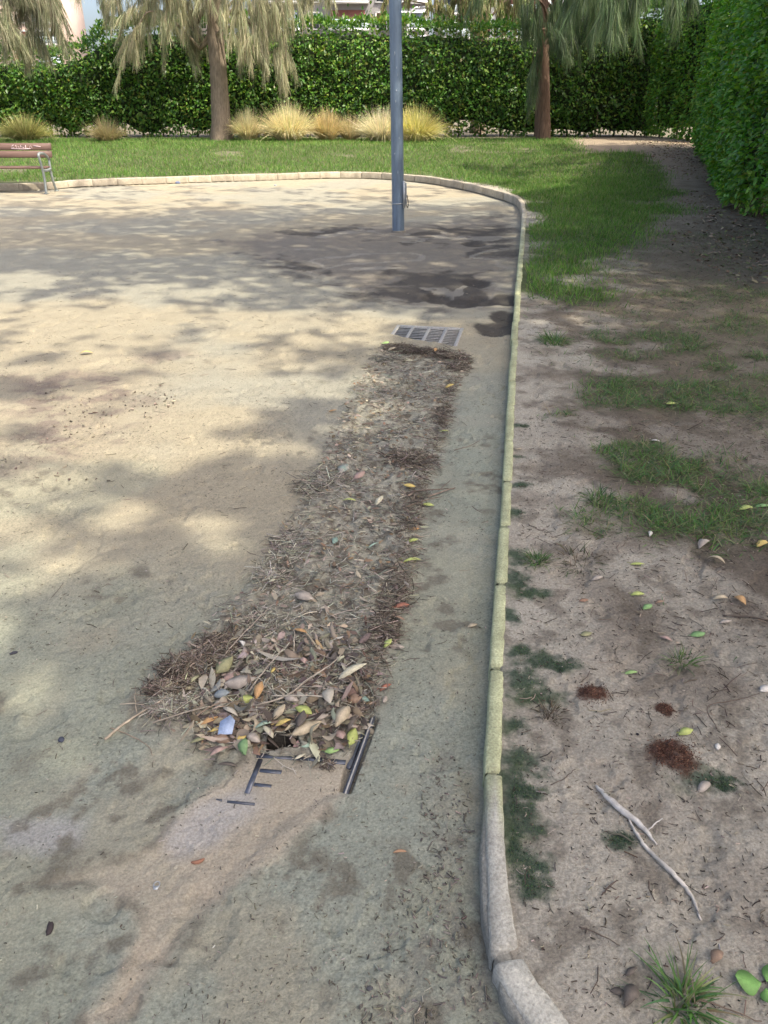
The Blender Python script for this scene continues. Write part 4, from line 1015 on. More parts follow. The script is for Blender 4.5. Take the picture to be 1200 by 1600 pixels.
def bar(p0, p1, w, z=0.0, mt=M_WETIRON, nm="bar"):
    a, b = loc(*p0), loc(*p1); d = unit(b - a); n = np.array((-d[1], d[0])) * w / 2
    V = []
    for q in (a, b):
        for s_, zz in ((-1, -.03), (1, -.03), (1, z - .002), (.8, z), (-.8, z), (-1, z - .002)): V.append((q[0] + n[0] * s_, q[1] + n[1] * s_, zz))
    m = MB(); m.add(V, [(i, (i + 1) % 6, 6 + (i + 1) % 6, 6 + i) for i in range(6)] + [(0, 5, 4, 3), (0, 3, 2, 1), (6, 7, 8, 9), (6, 9, 10, 11)])
    return m.build(nm, mt, ng)
bar((402, 1181), (466, 1185), .015, .004); bar((467, 1185), (508, 1188), .013, .003); bar((509, 1189), (540, 1192), .015, .004)
bar((407, 1187), (386, 1240), .014, .003); bar((406, 1204), (440, 1207), .012, .0025); bar((397, 1226), (424, 1229), .011, .0022)
bar((355, 1253), (398, 1257), .006, .003); bar((338, 1250), (347, 1251), .005, .003)

# ------------------------------------------------------------------ litter washed onto the drain
NEEDC = np.array([(0.285, 0.268, 0.215), (0.345, 0.325, 0.262), (0.39, 0.368, 0.298), (0.17, 0.148, 0.118), (0.225, 0.20, 0.16), (0.42, 0.39, 0.32)])
DARKC = np.array([(0.125, 0.104, 0.084), (0.17, 0.142, 0.115), (0.23, 0.19, 0.148), (0.30, 0.26, 0.205), (0.08, 0.062, 0.05)])
def scatter_needles(x, y, L, R, cols, tilt=0.18, lift=0.004, amt=0.25, bend=0.12):
    n = len(x); a = RNG.uniform(0, 6.283, n)
    D = np.column_stack([np.cos(a), np.sin(a), RNG.normal(0, tilt, n)])
    P = np.column_stack([x, y, hz(x, y) + lift * RNG.random(n) + R])
    return prisms(P, D, L, R, vary(cols, n, amt, 0.05), bend)
def in_poly(poly, n, grow=0.0):
    P = np.asarray(poly); lo, hi = P.min(0) - grow, P.max(0) + grow
    x = RNG.uniform(lo[0], hi[0], n); y = RNG.uniform(lo[1], hi[1], n)
    return x, y, poly_sd(x, y, P)
parts = []
x, y, s = in_poly(BED, 26000, 0.1)
ed = fbm(x * 9, y * 9, 3, 4)
k = (RNG.random(len(x)) < sstep(-0.05, 0.03, s + 0.07 * (ed - 0.5)) * (0.35 + 0.65 * sstep(0.38, 0.6, fbm(x * 7, y * 7, 3, 81)))); x, y = x[k], y[k]
parts.append(scatter_needles(x, y, RNG.gamma(4, 0.0085, len(x)), RNG.uniform(0.0007, 0.0018, len(x)), NEEDC, 0.12, 0.007))
# dark mats of needles along the kerb-side edge, at the far grating and on the near left corner
EDGE = gp([(728, 560), (700, 625), (688, 690), (655, 775), (640, 880), (622, 960), (592, 1035), (565, 1105)])
ln = catmull(EDGE, 12)
i = RNG.integers(0, len(ln), 4200); q = ln[i] + RNG.normal(0, 0.026, (4200, 2)) - (0.012, 0)
kk = RNG.random(4200) < 0.25 + 0.85 * sstep(0.4, 0.6, fbm(q[:, 0] * 5, q[:, 1] * 5, 3, 82))
q = q[kk]
parts.append(scatter_needles(q[:, 0], q[:, 1], RNG.gamma(4, 0.010, len(q)), RNG.uniform(0.0007, 0.0016, len(q)), DARKC, 0.22, 0.018))
def mat(px, py, rx, ry, n, cols, lift, Lm=0.011, z=0.0, pref=None):
    c = np.array(g(px, py)); q = c + RNG.normal(0, 0.5, (n, 2)) * (rx, ry)
    parts.append(scatter_needles(q[:, 0], q[:, 1], RNG.gamma(4, Lm, n), RNG.uniform(0.0008, 0.0018, n), cols, 0.24, lift * 0.65))
mat(700, 562, .10, .05, 1100, DARKC, .05); mat(655, 553, .12, .045, 1300, DARKC, .05); mat(622, 545, .09, .05, 900, DARKC, .04); mat(610, 562, .10, .05, 500, NEEDC, .03); mat(715, 578, .07, .07, 500, DARKC, .03)
mat(330, 1030, .045, .05, 1500, DARKC, .04, .009); mat(290, 1052, .06, .035, 1700, DARKC, .045, .009); mat(262, 1078, .05, .03, 1200, DARKC, .03, .008); mat(360, 1010, .05, .05, 900, DARKC, .03, .009)
mat(270, 1110, .06, .035, 700, NEEDC, .02, .010); mat(400, 985, .06, .06, 600, NEEDC, .03); mat(600, 985, .03, .06, 700, DARKC, .03)
mat(500, 760, .12, .12, 600, NEEDC, .03, .014); mat(640, 725, .10, .10, 700, DARKC, .03, .014); mat(450, 860, .07, .12, 600, NEEDC, .02, .013); mat(425, 905, .05, .06, 500, NEEDC, .025, .013)
mat(512, 1196, .012, .008, 90, DARKC, .01, .006); mat(560, 1110, .02, .05, 300, DARKC, .02, .007)
# small curled leaf scraps in the mud
x, y, s = in_poly(BED, 4200, 0.05); k = s + 0.06 * (fbm(x * 9, y * 9, 3, 4) - .5) > -0.01; x, y = x[k], y[k]; n = len(x)
a = RNG.uniform(0, 6.283, n)
near_ = sstep(3.2, 2.0, y)
V, F, C = leaves(np.column_stack([x, y, hz(x, y) + 0.003 + 0.012 * RNG.random(n)]), np.column_stack([np.cos(a), np.sin(a), RNG.normal(0, .25, n)]), np.column_stack([-np.sin(a), np.cos(a), RNG.normal(0, .5, n)]),
                 RNG.uniform(0.012, 0.034, n) * (1 + 0.3 * near_), RNG.uniform(0.006, 0.015, n), vary(np.array([(0.22, 0.185, 0.14), (0.29, 0.25, 0.19), (0.15, 0.115, 0.085), (0.34, 0.29, 0.22), (0.22, 0.155, 0.10)]), n, 0.2, 0.05), RNG.uniform(0, .6, n), RNG.uniform(-.1, .3, n), jag=0.2)
parts.append((V, F, C))
# denser scraps in the pile over the near grating
x, y, s = in_poly(gp([(330, 1010), (560, 1010), (575, 1110), (548, 1172), (500, 1172), (465, 1160), (415, 1160), (395, 1172), (330, 1180), (290, 1130)]), 1000); k = s > -0.005; x, y = x[k], y[k]; n = len(x)
a = RNG.uniform(0, 6.283, n)
V, F, C = leaves(np.column_stack([x, y, hz(x, y) + 0.004 + 0.014 * RNG.random(n)]), np.column_stack([np.cos(a), np.sin(a), RNG.normal(0, .3, n)]), np.column_stack([-np.sin(a), np.cos(a), RNG.normal(0, .5, n)]),
                 RNG.gamma(5, 0.0085, n), RNG.gamma(5, 0.0034, n), vary(np.array([(0.24, 0.20, 0.155), (0.30, 0.26, 0.20), (0.12, 0.095, 0.08), (0.17, 0.125, 0.09), (0.34, 0.30, 0.24), (0.09, 0.075, 0.065), (0.22, 0.20, 0.14)]), n, 0.22, 0.05), RNG.uniform(-.3, 1.3, n), RNG.uniform(-.15, .5, n), jag=0.3)
parts.append((V, F, C))
mat(430, 1095, .16, .10, 300, NEEDC, .03, .010); mat(480, 1060, .14, .08, 300, NEEDC, .03, .010)
R1 = merge(parts)
tag(mk("leaf_litter", R1[0], R1[1], M_LITTER, col=R1[2]), "band of muddy needles, twigs and leaf scraps washed over the drain", "litter", kind="stuff")
# needles and crumbs on the bare earth
parts = []
n = 26000
x = RNG.uniform(0.2, 7.5, n); y = 0.6 + 10.5 * RNG.random(n) ** 1.6; sd = kerb_sd(x, y)
dn = 0.10 + 0.9 * sstep(-0.3, 0.4, poly_sd(x, y, DUFF) + (fbm(x * 2, y * 2, 3, 83) - .5) * 1.0) + 0.7 * sstep(0.56, 0.68, fbm(x * 3.2, y * 3.2, 4, 84))
k = (sd > 0.05) & (RNG.random(n) < dn); x, y = x[k], y[k]
parts.append(scatter_needles(x, y, RNG.gamma(3, 0.010, len(x)), RNG.uniform(0.0007, 0.0016, len(x)), np.array([(0.085, 0.062, 0.048), (0.13, 0.098, 0.075), (0.055, 0.042, 0.036), (0.26, 0.215, 0.165)]), 0.2, 0.006))
n = 16000
x = RNG.uniform(0.1, 3.0, n); y = 0.6 + 3.2 * RNG.random(n) ** 1.3; k = kerb_sd(x, y) > 0.05; x, y = x[k], y[k]
parts.append(scatter_needles(x, y, RNG.gamma(2.5, 0.003, len(x)), RNG.uniform(0.0006, 0.0016, len(x)), np.array([(0.10, 0.075, 0.058), (0.06, 0.048, 0.04), (0.34, 0.29, 0.23)]), 0.2, 0.002))
for (cx, cy), r, h in MOUND:
    n = int(900 * (r / .06) ** 2 * 1.6); q = np.array((cx, cy)) + RNG.normal(0, r * 0.45, (n, 2))
    zz = h * np.exp(-(((q - (cx, cy)) ** 2).sum(1)) / r ** 2 * 1.6)
    P = np.column_stack([q, hz(q[:, 0], q[:, 1]) + zz + 0.001]); parts.append(prisms(P, RNG.normal(0, 1, (n, 3)), RNG.uniform(0.0015, 0.004, n), RNG.uniform(0.0006, 0.0014, n), vary(np.array([(0.14, 0.065, 0.042), (0.09, 0.042, 0.03), (0.22, 0.12, 0.08), (0.06, 0.035, 0.028)]), n, 0.25, 0.05)))
# leaf duff under the far end of the hedge
n = 15000
x = RNG.uniform(3.2, 9.5, n); y = RNG.uniform(7, 24, n); dn = sstep(-0.6, 0.5, poly_sd(x, y, DUFF) + (fbm(x * .9, y * .9, 3, 86) - .5) * 2)
k = RNG.random(n) < dn * (1 - 0.7 * lawn_d(x, y)); x, y = x[k], y[k]; n = len(x); a = RNG.uniform(0, 6.283, n)
V, F, C = leaves(np.column_stack([x, y, hz(x, y) + 0.006 + 0.01 * RNG.random(n)]), np.column_stack([np.cos(a), np.sin(a), RNG.normal(0, .25, n)]), np.column_stack([-np.sin(a), np.cos(a), RNG.normal(0, .5, n)]), RNG.uniform(0.035, 0.08, n), RNG.uniform(0.016, 0.034, n),
                 vary(np.array([(0.20, 0.155, 0.11), (0.12, 0.085, 0.062), (0.30, 0.24, 0.17), (0.17, 0.11, 0.07), (0.15, 0.16, 0.07)]), n, 0.2, 0.05), 0.35, 0.15)
parts.append((V, F, C))
R1 = merge(parts)
tag(mk("ground_litter", R1[0], R1[1], M_LITTER, col=R1[2]), "dry needles, crumbs and small dead leaves strewn on the bare earth", "litter", kind="stuff")
# crumbs and needles on the path
parts = []
n = 36000
x = RNG.uniform(-2.6, 1.1, n); y = 0.6 + 5.5 * RNG.random(n) ** 1.8; k = (kerb_sd(x, y) < -0.045) & (RNG.random(n) < (0.25 + 0.9 * sstep(0.45, 0.65, fbm(x * 3, y * 3, 4, 87))) * (1 - 0.75 * sstep(0, .05, poly_sd(x, y, STREAK)))); x, y = x[k], y[k]
parts.append(scatter_needles(x, y, RNG.gamma(2.2, 0.0020, len(x)), RNG.uniform(0.0006, 0.0016, len(x)), np.array([(0.15, 0.135, 0.105), (0.10, 0.088, 0.07), (0.20, 0.18, 0.14), (0.36, 0.33, 0.27)]), 0.15, 0.001))
n = 2600
x, y, s = in_poly(ROUGHN, n, 0.08); k = (s > -0.06) & (kerb_sd(x, y) < -0.045) & (RNG.random(n) < 0.3 + sstep(0.45, 0.6, fbm(x * 12, y * 12, 3, 88))); x, y = x[k], y[k]
parts.append(scatter_needles(x, y, RNG.gamma(2.5, 0.0032, len(x)), RNG.uniform(0.0008, 0.0026, len(x)), np.array([(0.17, 0.155, 0.13), (0.22, 0.20, 0.165), (0.12, 0.11, 0.095)]), 0.3, 0.002))
n = 900
x, y, s = in_poly(CLOD, n, 0.1); y = y; k = RNG.random(n) < sstep(0.48, 0.62, fbm(x * 4, y * 4, 3, 89)); x, y = x[k], y[k]
parts.append(scatter_needles(x, y, RNG.gamma(2.5, 0.004, len(x)), RNG.uniform(0.0015, 0.006, len(x)), np.array([(0.22, 0.185, 0.145), (0.15, 0.12, 0.095), (0.30, 0.26, 0.2)]), 0.4, 0.004))
n = 900
x = RNG.uniform(-3.4, 1.0, n); y = RNG.uniform(1.5, 8, n); k = kerb_sd(x, y) < -0.06; x, y = x[k], y[k]
parts.append(scatter_needles(x, y, RNG.gamma(4, 0.009, len(x)), RNG.uniform(0.0008, 0.0016, len(x)), DARKC, 0.1, 0.001))
R1 = merge(parts)
tag(mk("crumbs", R1[0], R1[1], M_LITTER, col=R1[2]), "dark crumbs of mud and needle bits scattered on the sandy path", "debris", kind="stuff")

# ------------------------------------------------------------------ single leaves
LC = dict(grey=(0.33, 0.285, 0.24), pale=(0.46, 0.41, 0.32), tan=(0.40, 0.33, 0.22), cream=(0.52, 0.48, 0.34), yellow=(0.55, 0.40, 0.10), lime=(0.36, 0.42, 0.10), green=(0.13, 0.27, 0.10), bright=(0.22, 0.38, 0.11), teal=(0.14, 0.24, 0.20), mint=(0.28, 0.40, 0.30),
          slate=(0.16, 0.20, 0.22), orange=(0.42, 0.23, 0.08), brown=(0.20, 0.12, 0.075), pink=(0.36, 0.235, 0.20), red=(0.26, 0.075, 0.04), dark=(0.055, 0.043, 0.038), olive=(0.22, 0.22, 0.10), white=(0.55, 0.52, 0.47), russet=(0.24, 0.12, 0.07), weed=(0.14, 0.30, 0.09))
def fallen_leaf(px, py, cm, ratio, ang, col, curl, label, lift=0.006, pitch=0.0, roll=0.0, z0=0.0, second=None, group=None):
    p = gz(px, py, z0); L = cm / 100; a = math.radians(ang)
    T_ = np.array([0, .06, .16, .3, .45, .6, .75, .88, .96, 1.0]); TW_ = np.array([.03, .14, .30, .44, .5, .47, .36, .2, .08, .005])
    D = np.array([[math.cos(a) * math.cos(pitch), math.sin(a) * math.cos(pitch), math.sin(pitch)]])
    Sd = np.array([[-math.sin(a) * math.cos(roll), math.cos(a) * math.cos(roll), math.sin(roll)]])
    c = np.array(LC[col]) * .74 + np.array((0.22, 0.185, 0.14)) * .26; curl *= 1.5; V, F, C = leaves(-0.5 * L * D, D, Sd, np.array([L]), np.array([L * ratio]), c[None], random.uniform(.1, .45), curl, T_, TW_, jag=0.09, rib=0.18)
    if second is not None:
        m = sstep(0.35, 0.65, fbm(V[:, 0] * 60 + px, V[:, 1] * 60, 2, 4)); C = C * (1 - m[:, None]) + np.array(LC[second]) * m[:, None]
    C = C * (0.85 + 0.3 * RNG.random((len(C), 1)))
    st = MB().tube([(-0.5 * L * D[0]), (-0.5 * L * D[0] - D[0] * L * .10 + (0, 0, .001)), (-0.5 * L * D[0] - D[0] * L * .2)], [.0011, .0009, .0008], 5)
    zmin = min(V[:, 2].min(), 0)
    o = mk("fallen_leaf", V, F, M_LEAF, col=C, smooth=True); o.location = p + (0, 0, lift - zmin)
    md = o.modifiers.new("thickness", 'SOLIDIFY'); md.thickness = 0.0007; md.offset = 0
    s_ = st.build("leaf_stalk", M_TWIG, o, smooth=True, col=c * 0.7)
    return tag(o, label, "leaf", group or "fallen leaves")
LV = [  # the pile over the near grating
 (376, 1077, 9.5, .52, 4, 'grey', .04, "big flat grey leaf lying across the leaf pile, the broadest there", .020),
 (550, 1062, 10, .28, 32, 'cream', .10, "long cream curled leaf pointing up at the kerb-side edge of the pile", .018),
 (513, 1100, 8.5, .42, -82, 'pale', .10, "dull pale leaf hanging point down in the middle of the pile", .020),
 (482, 1150, 9.5, .36, 38, 'tan', .08, "large tan leaf slanting above the black slot of the near grating", .022),
 (380, 1176, 5.2, .55, 100, 'green', .22, "curled green leaf with a pale flap at the lower left of the pile", .012),
 (442, 1140, 4.4, .65, 20, 'yellow', .12, "bright yellow leaf in the centre front of the pile", .020),
 (552, 1160, 6.2, .48, 78, 'lime', .06, "yellow-green leaf standing against the rusty frame bar", .016),
 (532, 1158, 4.4, .62, -70, 'pink', .06, "pinkish brown leaf tucked beside the yellow-green one at the frame", .020),
 (475, 1119, 5.5, .6, -30, 'lime', .10, "half green half yellow leaf below the straight pale twig", .020),
 (414, 1140, 5.4, .45, 25, 'mint', .12, "mint green leaf left of the bright yellow one", .018),
 (566, 1097, 4.6, .45, -25, 'teal', .05, "teal green leaf at the kerb-side end of the pile", .012),
 (347, 1094, 4.6, .6, 10, 'slate', .10, "slate blue-green leaf under the big flat grey leaf", .016),
 (386, 1099, 4.6, .6, 0, 'lime', .05, "lime yellow leaf peeping from below the big flat grey leaf", .010),
 (406, 1091, 6.0, .40, 80, 'orange', .16, "orange-brown leaf upright right of the big flat grey leaf", .018),
 (427, 1054, 2.8, .5, 80, 'yellow', .05, "tiny yellow leaf high in the pile above the arched twig", .016),
 (361, 1122, 6.2, .30, -40, 'pale', .12, "narrow pale leaf just above the blue scrap", .020),
 (421, 1151, 5.2, .42, -55, 'cream', .06, "cream leaf dipping towards the black slot", .016),
 (436, 1124, 5.6, .5, 60, 'tan', .10, "pointed tan leaf behind the bright yellow one", .018),
 (342, 1178, 5.2, .55, 35, 'pink', .12, "reddish brown leaf at the lower left corner of the pile", .010),
 (356, 1197, 5.4, .3, -8, 'dark', .08, "dark purple leaf flat in the mud below the pile", .004),
 (328, 1132, 5.2, .55, 35, 'orange', .10, "faded orange leaf on the left side of the pile", .014),
 (339, 1144, 3.8, .55, 40, 'yellow', .06, "small golden leaf tucked left of the blue scrap", .012),
 (378, 1158, 2.8, .7, 10, 'yellow', .05, "small golden leaf tucked right of the blue scrap", .012),
 (548, 1139, 5.2, .5, 70, 'dark', .12, "almost black leaf next to the frame bar", .018),
 (470, 1132, 6.0, .5, 80, 'dark', .06, "dark grey leaf upright behind the large tan one", .016),
 (519, 1178, 4.0, .5, 10, 'bright', .10, "small bright green leaf in front of the frame", .010),
 (469, 1187, 3.4, .5, 35, 'cream', .08, "small cream leaf on the grating bar in front", .010),
 (352, 1050, 7.2, .62, 55, 'olive', .08, "blotched olive and brown leaf high on the left of the pile", .016),
 (380, 1015, 4.8, .4, -60, 'white', .20, "whitish curled leaf at the top of the pile", .014),
 (538, 1132, 8.0, .42, 65, 'tan', .20, "withered yellow-tan leaf curling upright by the frame bar", .020),
 (554, 1101, 4.2, .7, 15, 'brown', .10, "mauve-brown leaf beside the teal one", .014),
 (479, 1172, 3.6, .5, 0, 'mint', .15, "small mint leaf at the right end of the black slot", .012),
 (312, 1160, 5.0, .5, 20, 'olive', .10, "olive leaf flat at the left fringe of the pile", .008),
 (345, 1160, 5.5, .5, 160, 'brown', .10, "brown leaf below the blue scrap", .008),
 (395, 1160, 5.0, .5, 150, 'grey', .14, "grey crumpled leaf between blue scrap and black slot", .010),
 (455, 1100, 4.5, .5, -20, 'grey', .15, "small grey leaf beneath the straight pale twig", .014),
 (500, 1130, 5.0, .45, 20, 'grey', .12, "grey-brown leaf right of the dark upright one", .012),
 (365, 1065, 6.0, .6, 20, 'pink', .08, "large faded pink-brown leaf behind the big flat grey one", .010),
 (476, 1040, 5.0, .5, -75, 'pink', .10, "pinkish leaf standing in the upper middle of the pile", .014),
 (602, 1076, 4.6, .42, 40, 'red', .16, "dark red leaf alone on bare mud right of the pile", .003),
 (588, 1100, 3.8, .4, 70, 'dark', .08, "small dark leaf half sunk in the mud below the dark red one", .002),
 (602, 1094, 3.0, .45, 75, 'grey', .08, "dull small leaf on bare mud just under the dark red one", .002),
 # along the band
 (475, 940, 7.5, .5, -25, 'grey', .10, "large grey leaf on the band a little above the leaf pile", .016),
 (470, 992, 5.0, .5, -30, 'orange', .10, "orange leaf on the band just above the leaf pile", .014),
 (537, 740, 7.0, .75, 60, 'teal', .08, "grey-green round leaf in the middle of the band", .016, 'grey'),
 (562, 750, 6.5, .6, 45, 'pink', .08, "salmon pink leaf beside the grey-green round one", .016),
 (545, 789, 6.5, .4, -20, 'lime', .12, "lime yellow leaf with a curled edge in the middle of the band", .014),
 (592, 790, 6.8, .45, 65, 'cream', .12, "whitish pointed leaf standing in the middle of the band", .016),
 (524, 850, 4.5, .5, 75, 'teal', .08, "small teal leaf low in the middle of the band", .012),
 (583, 857, 5.2, .45, 40, 'mint', .08, "pale mint leaf right of the small teal one", .012),
 (668, 792, 5.5, .45, -10, 'lime', .10, "yellow leaf at the kerb-side rim beside the forked twig ends", .006),
 (640, 766, 5.5, .5, -15, 'yellow', .10, "golden leaf among the dark needles by the long rim twig", .018),
 (643, 878, 7.0, .4, 12, 'lime', .14, "long yellow-green curled leaf on the kerb-side rim, lowest of its line", .004),
 (645, 847, 4.8, .55, 25, 'lime', .14, "folded yellow leaf on the rim above the long yellow-green one", .004),
 (648, 829, 4.0, .4, 10, 'orange', .10, "narrow ochre leaf on the rim, top of the short line", .004),
 (628, 953, 5.5, .45, 20, 'red', .12, "rust red leaf at the rim where dark needles end", .010),
 (622, 968, 5.5, .5, -30, 'brown', .10, "brown leaf folded under the rust red one", .006),
 (606, 1012, 4.2, .5, 60, 'lime', .10, "pale yellow-green leaf caught in the dark rim above the pile", .014),
 (619, 1014, 5.0, .4, -5, 'grey', .10, "grey leaf lying just outside the dark rim", .004),
 (702, 610, 6.0, .45, 20, 'yellow', .12, "yellow-orange leaf on the rim a little below the far grating", .016),
 (680, 557, 5.0, .5, 80, 'orange', .10, "rusty orange leaf upright in the twigs at the far grating", .04),
 (602, 539, 8.0, .6, 45, 'bright', .08, "fresh green leaf at the left corner of the far grating", .012),
 (612, 552, 6.5, .6, 25, 'tan', .12, "buff leaf left of the twigs at the far grating", .02),
 (640, 566, 6.0, .4, 5, 'cream', .10, "whitish leaf in mud below the far grating", .008),
 (520, 645, 5.0, .5, 30, 'orange', .10, "brownish orange leaf on the left rim of the band", .01),
 (694, 677, 4.8, .5, 0, 'lime', .10, "yellow leaf on the kerb-side rim half way along the band", .01),
 # on the path
 (738, 979, 3.8, .5, 25, 'tan', .10, "tan leaf alone on the grey mud strip beside the kerb", .003),
 (135, 554, 9.0, .5, 10, 'yellow', .15, "yellow leaf far out on the sunlit sand", .006),
]
for t in LV:
    sec = t[9] if len(t) > 9 else None
    fallen_leaf(*t[:9], roll=random.uniform(-.45, .45), pitch=random.uniform(-.08, .28) if t[8] > .01 else 0.03, second=sec)
RV = [
 (1090, 993, 5.0, .68, 15, 'weed', .06, "round fresh green leaf on dark earth, away from the grass"),
 (995, 883, 5.2, .36, 0, 'lime', .10, "narrow yellow-green leaf lying level below the grass patches"),
 (1012, 950, 4.6, .5, 35, 'weed', .12, "folded green leaf, the lower of a touching pair"),
 (996, 931, 4.8, .4, 5, 'lime', .14, "pale green leaf, the upper of a touching pair"),
 (985, 1054, 4.2, .36, 10, 'bright', .14, "small light green leaf right of the first ant mound"),
 (1071, 1147, 4.6, .5, 20, 'lime', .16, "yellow-green leaf resting on the biggest ant mound"),
 (916, 992, 4.0, .6, 20, 'olive', .06, "mustard yellow leaf above the ant mounds"),
 (912, 940, 3.4, .5, 10, 'russet', .12, "rust brown leaf on pale earth near the kerb"),
 (934, 906, 4.8, .4, 25, 'grey', .14, "pale curled dead leaf on pale earth above the rust brown one"),
 (1121, 1168, 2.6, .55, 65, 'white', .08, "small whitish oval leaf to the right of the biggest mound"),
 (1133, 973, 4.4, .45, 15, 'grey', .10, "dull grey leaf at the right of the round fresh green one"),
 (1040, 1000, 3.8, .5, -40, 'pink', .16, "pinkish dead leaf left of the round fresh green one"),
 (1125, 938, 5.2, .4, 5, 'tan', .20, "dry tan leaf curled beside an orange-brown one"),
 (1154, 941, 5.4, .5, -70, 'orange', .22, "crumpled orange-brown leaf on dark earth at the right"),
 (1165, 797, 6.2, .5, 10, 'lime', .14, "yellow leaf with a green tip in the grass at the right edge"),
 (1192, 793, 7.0, .45, 5, 'weed', .12, "green leaf touching the frame edge beside the yellow one"),
 (1098, 853, 7.0, .5, 40, 'grey', .22, "big crumpled grey-brown leaf in the grass"),
 (1118, 878, 6.5, .35, -45, 'tan', .20, "long twisted brown leaf below the big crumpled one"),
 (1016, 836, 4.0, .4, 70, 'white', .15, "white curled leaf standing in the grass"),
 (1190, 853, 6.0, .5, 30, 'yellow', .2, "yellow and brown curled leaf at the far right edge"),
 (1030, 943, 3.6, .5, 20, 'brown', .16, "brown curled leaf beside the touching green pair"),
 (1024, 690, 4.6, .4, -20, 'white', .12, "small white leaf in the upper grass patch"),
 (1048, 632, 5.4, .5, 5, 'lime', .10, "yellow-green leaf at the edge of the upper grass patch"),
 (810, 703, 3.6, .5, 20, 'tan', .10, "tan leaf right beside the mossy kerb"),
 (1195, 1078, 4.0, .6, 30, 'white', .08, "pale bluish leaf at the right edge below the crumpled ones"),
 (1100, 1232, 5.0, .45, 40, 'grey', .15, "brown papery leaf under the moss spot by the biggest mound"),
 (985, 1558, 5.0, .5, 50, 'dark', .25, "curled dark brown leaf at the bottom, left of the grass tuft"),
 (965, 1552, 3.0, .45, -10, 'dark', .10, "small blackish leaf scrap left of the curled dark brown leaf"),
 (1118, 1497, 3.6, .6, 40, 'brown', .22, "small rusty crumpled leaf above the bottom grass tuft"),
 (985, 1520, 3.0, .4, 30, 'dark', .12, "small dark leaf above the curled dark brown one"),
]
for t in RV:
    fallen_leaf(*t, lift=0.003, z0=0.06, roll=random.uniform(-.2, .2), pitch=random.uniform(-.02, .12))
# the broad weed leaf at the lower right
wp = empty("weed_plant", gz(1193, 1543, .06)); tag(wp, "broad round-leaved green weed at the bottom right corner", "weed")
for a_, l_, r_ in ((172, .050, .95), (262, .035, .8), (40, .045, .8), (330, .04, .8)):
    a = math.radians(a_); D = np.array([[math.cos(a), math.sin(a), .25]])
    T_ = np.linspace(0, 1, 10); TW_ = np.array([.04, .2, .38, .48, .5, .48, .42, .32, .18, .03])
    V, F, C = leaves(D * .008 + (0, 0, .004), D, np.array([[-math.sin(a), math.cos(a), 0]]), np.array([l_]), np.array([l_ * r_]), np.array([(0.12, 0.235, 0.06)]), 0.15, -.12, T_, TW_, rib=.4)
    o = mk("leaf", V, F, M_LEAF, wp, col=C, smooth=True); md = o.modifiers.new("thickness", 'SOLIDIFY'); md.thickness = .0006

# ------------------------------------------------------------------ twigs, stones and scraps
def twig(rows, rad, label, col, name="twig", z0=0.0, lift=0.0, cat="twig", extra=(), group="loose twigs", n=7):
    def line(rw, rd):
        P = []
        for r in rw:
            p = gz(r[0], r[1], z0); p[2] += (r[2] if len(r) > 2 else 0.0) + lift + 0.003; P.append(p)
        P = catmull(P, 5); P = P + RNG.normal(0, 0.0010, P.shape) * (1, 1, .4)
        return P, np.interp(np.linspace(0, 1, len(P)), np.linspace(0, 1, len(rd)), rd)
    mb = MB(); P0, R0 = line(rows, rad); org = P0[0].copy(); mb.tube(P0 - org, R0, n, True, 0.20)
    for rw, rd in extra:
        P, R = line(rw, rd); mb.tube(P - org, R, n, True, 0.10)
    o = mb.build(name, M_TWIG, None, smooth=True, col=col); o.location = org
    return tag(o, label, cat, group)
twig([(164, 1156), (200, 1128), (250, 1103, .012), (262, 1094, .015)], [.0042, .0035, .003, .002], "pale forked twig reaching left out of the pile onto bare mud", (0.36, 0.30, 0.225), extra=[([(215, 1120), (212, 1098, .01), (213, 1075, .004)], [.0018, .001])])
twig([(172, 1139), (205, 1151), (232, 1168), (238, 1182)], [.0018, .0016, .001], "thin bent twig below the pale forked one", (0.30, 0.24, 0.18))
twig([(400, 1112, .02), (450, 1100, .03), (490, 1072, .035), (520, 1050, .03), (534, 1031, .02)], [.003, .0026, .002, .0012], "long arched grey twig over the leaf pile", (0.33, 0.28, 0.22))
twig([(425, 1101, .028), (470, 1102, .032), (520, 1104, .03)], [.0022, .0022, .0018], "straight pale twig lying level over the leaf pile", (0.44, 0.39, 0.31))
twig([(452, 1044, .01), (459, 1030, .02), (460, 1012, .024), (459, 988, .01)], [.0022, .0018, .0012], "upright bent twig at the top of the leaf pile", (0.38, 0.33, 0.26))
twig([(300, 1130, .01), (345, 1108, .02), (390, 1112, .02)], [.0026, .002, .0014], "brown twig across the left half of the leaf pile", (0.24, 0.18, 0.13))
twig([(240, 1135, .01), (285, 1122, .015), (330, 1113, .02)], [.0024, .002, .0012], "grey twig along the left fringe of the pile", (0.34, 0.29, 0.23))
twig([(390, 1090, .02), (420, 1055, .03), (450, 1020, .03)], [.002, .0018, .001], "slim grey twig rising beside the orange-brown leaf", (0.35, 0.30, 0.24))
twig([(345, 1040, .02), (385, 1000, .03), (430, 950, .02)], [.0022, .002, .0012], "long slim twig leaning up from the dark needle mat", (0.30, 0.25, 0.20))
twig([(640, 772, .01), (672, 773, .02), (700, 768, .012)], [.0034, .003, .002], "dark twig sticking out level from the kerb-side rim", (0.15, 0.115, 0.09), extra=[([(685, 772, .015), (704, 757, .02)], [.002, .0012])])
twig([(668, 779, .004), (690, 772, .008), (711, 764, .004)], [.0044, .004, .003], "grey-brown twig slanting onto the mud below the dark one", (0.23, 0.18, 0.14))
twig([(710, 704), (735, 697), (754, 686)], [.0028, .0022, .0012], "thin grey twig on the mud strip near the kerb, upper one", (0.22, 0.185, 0.15))
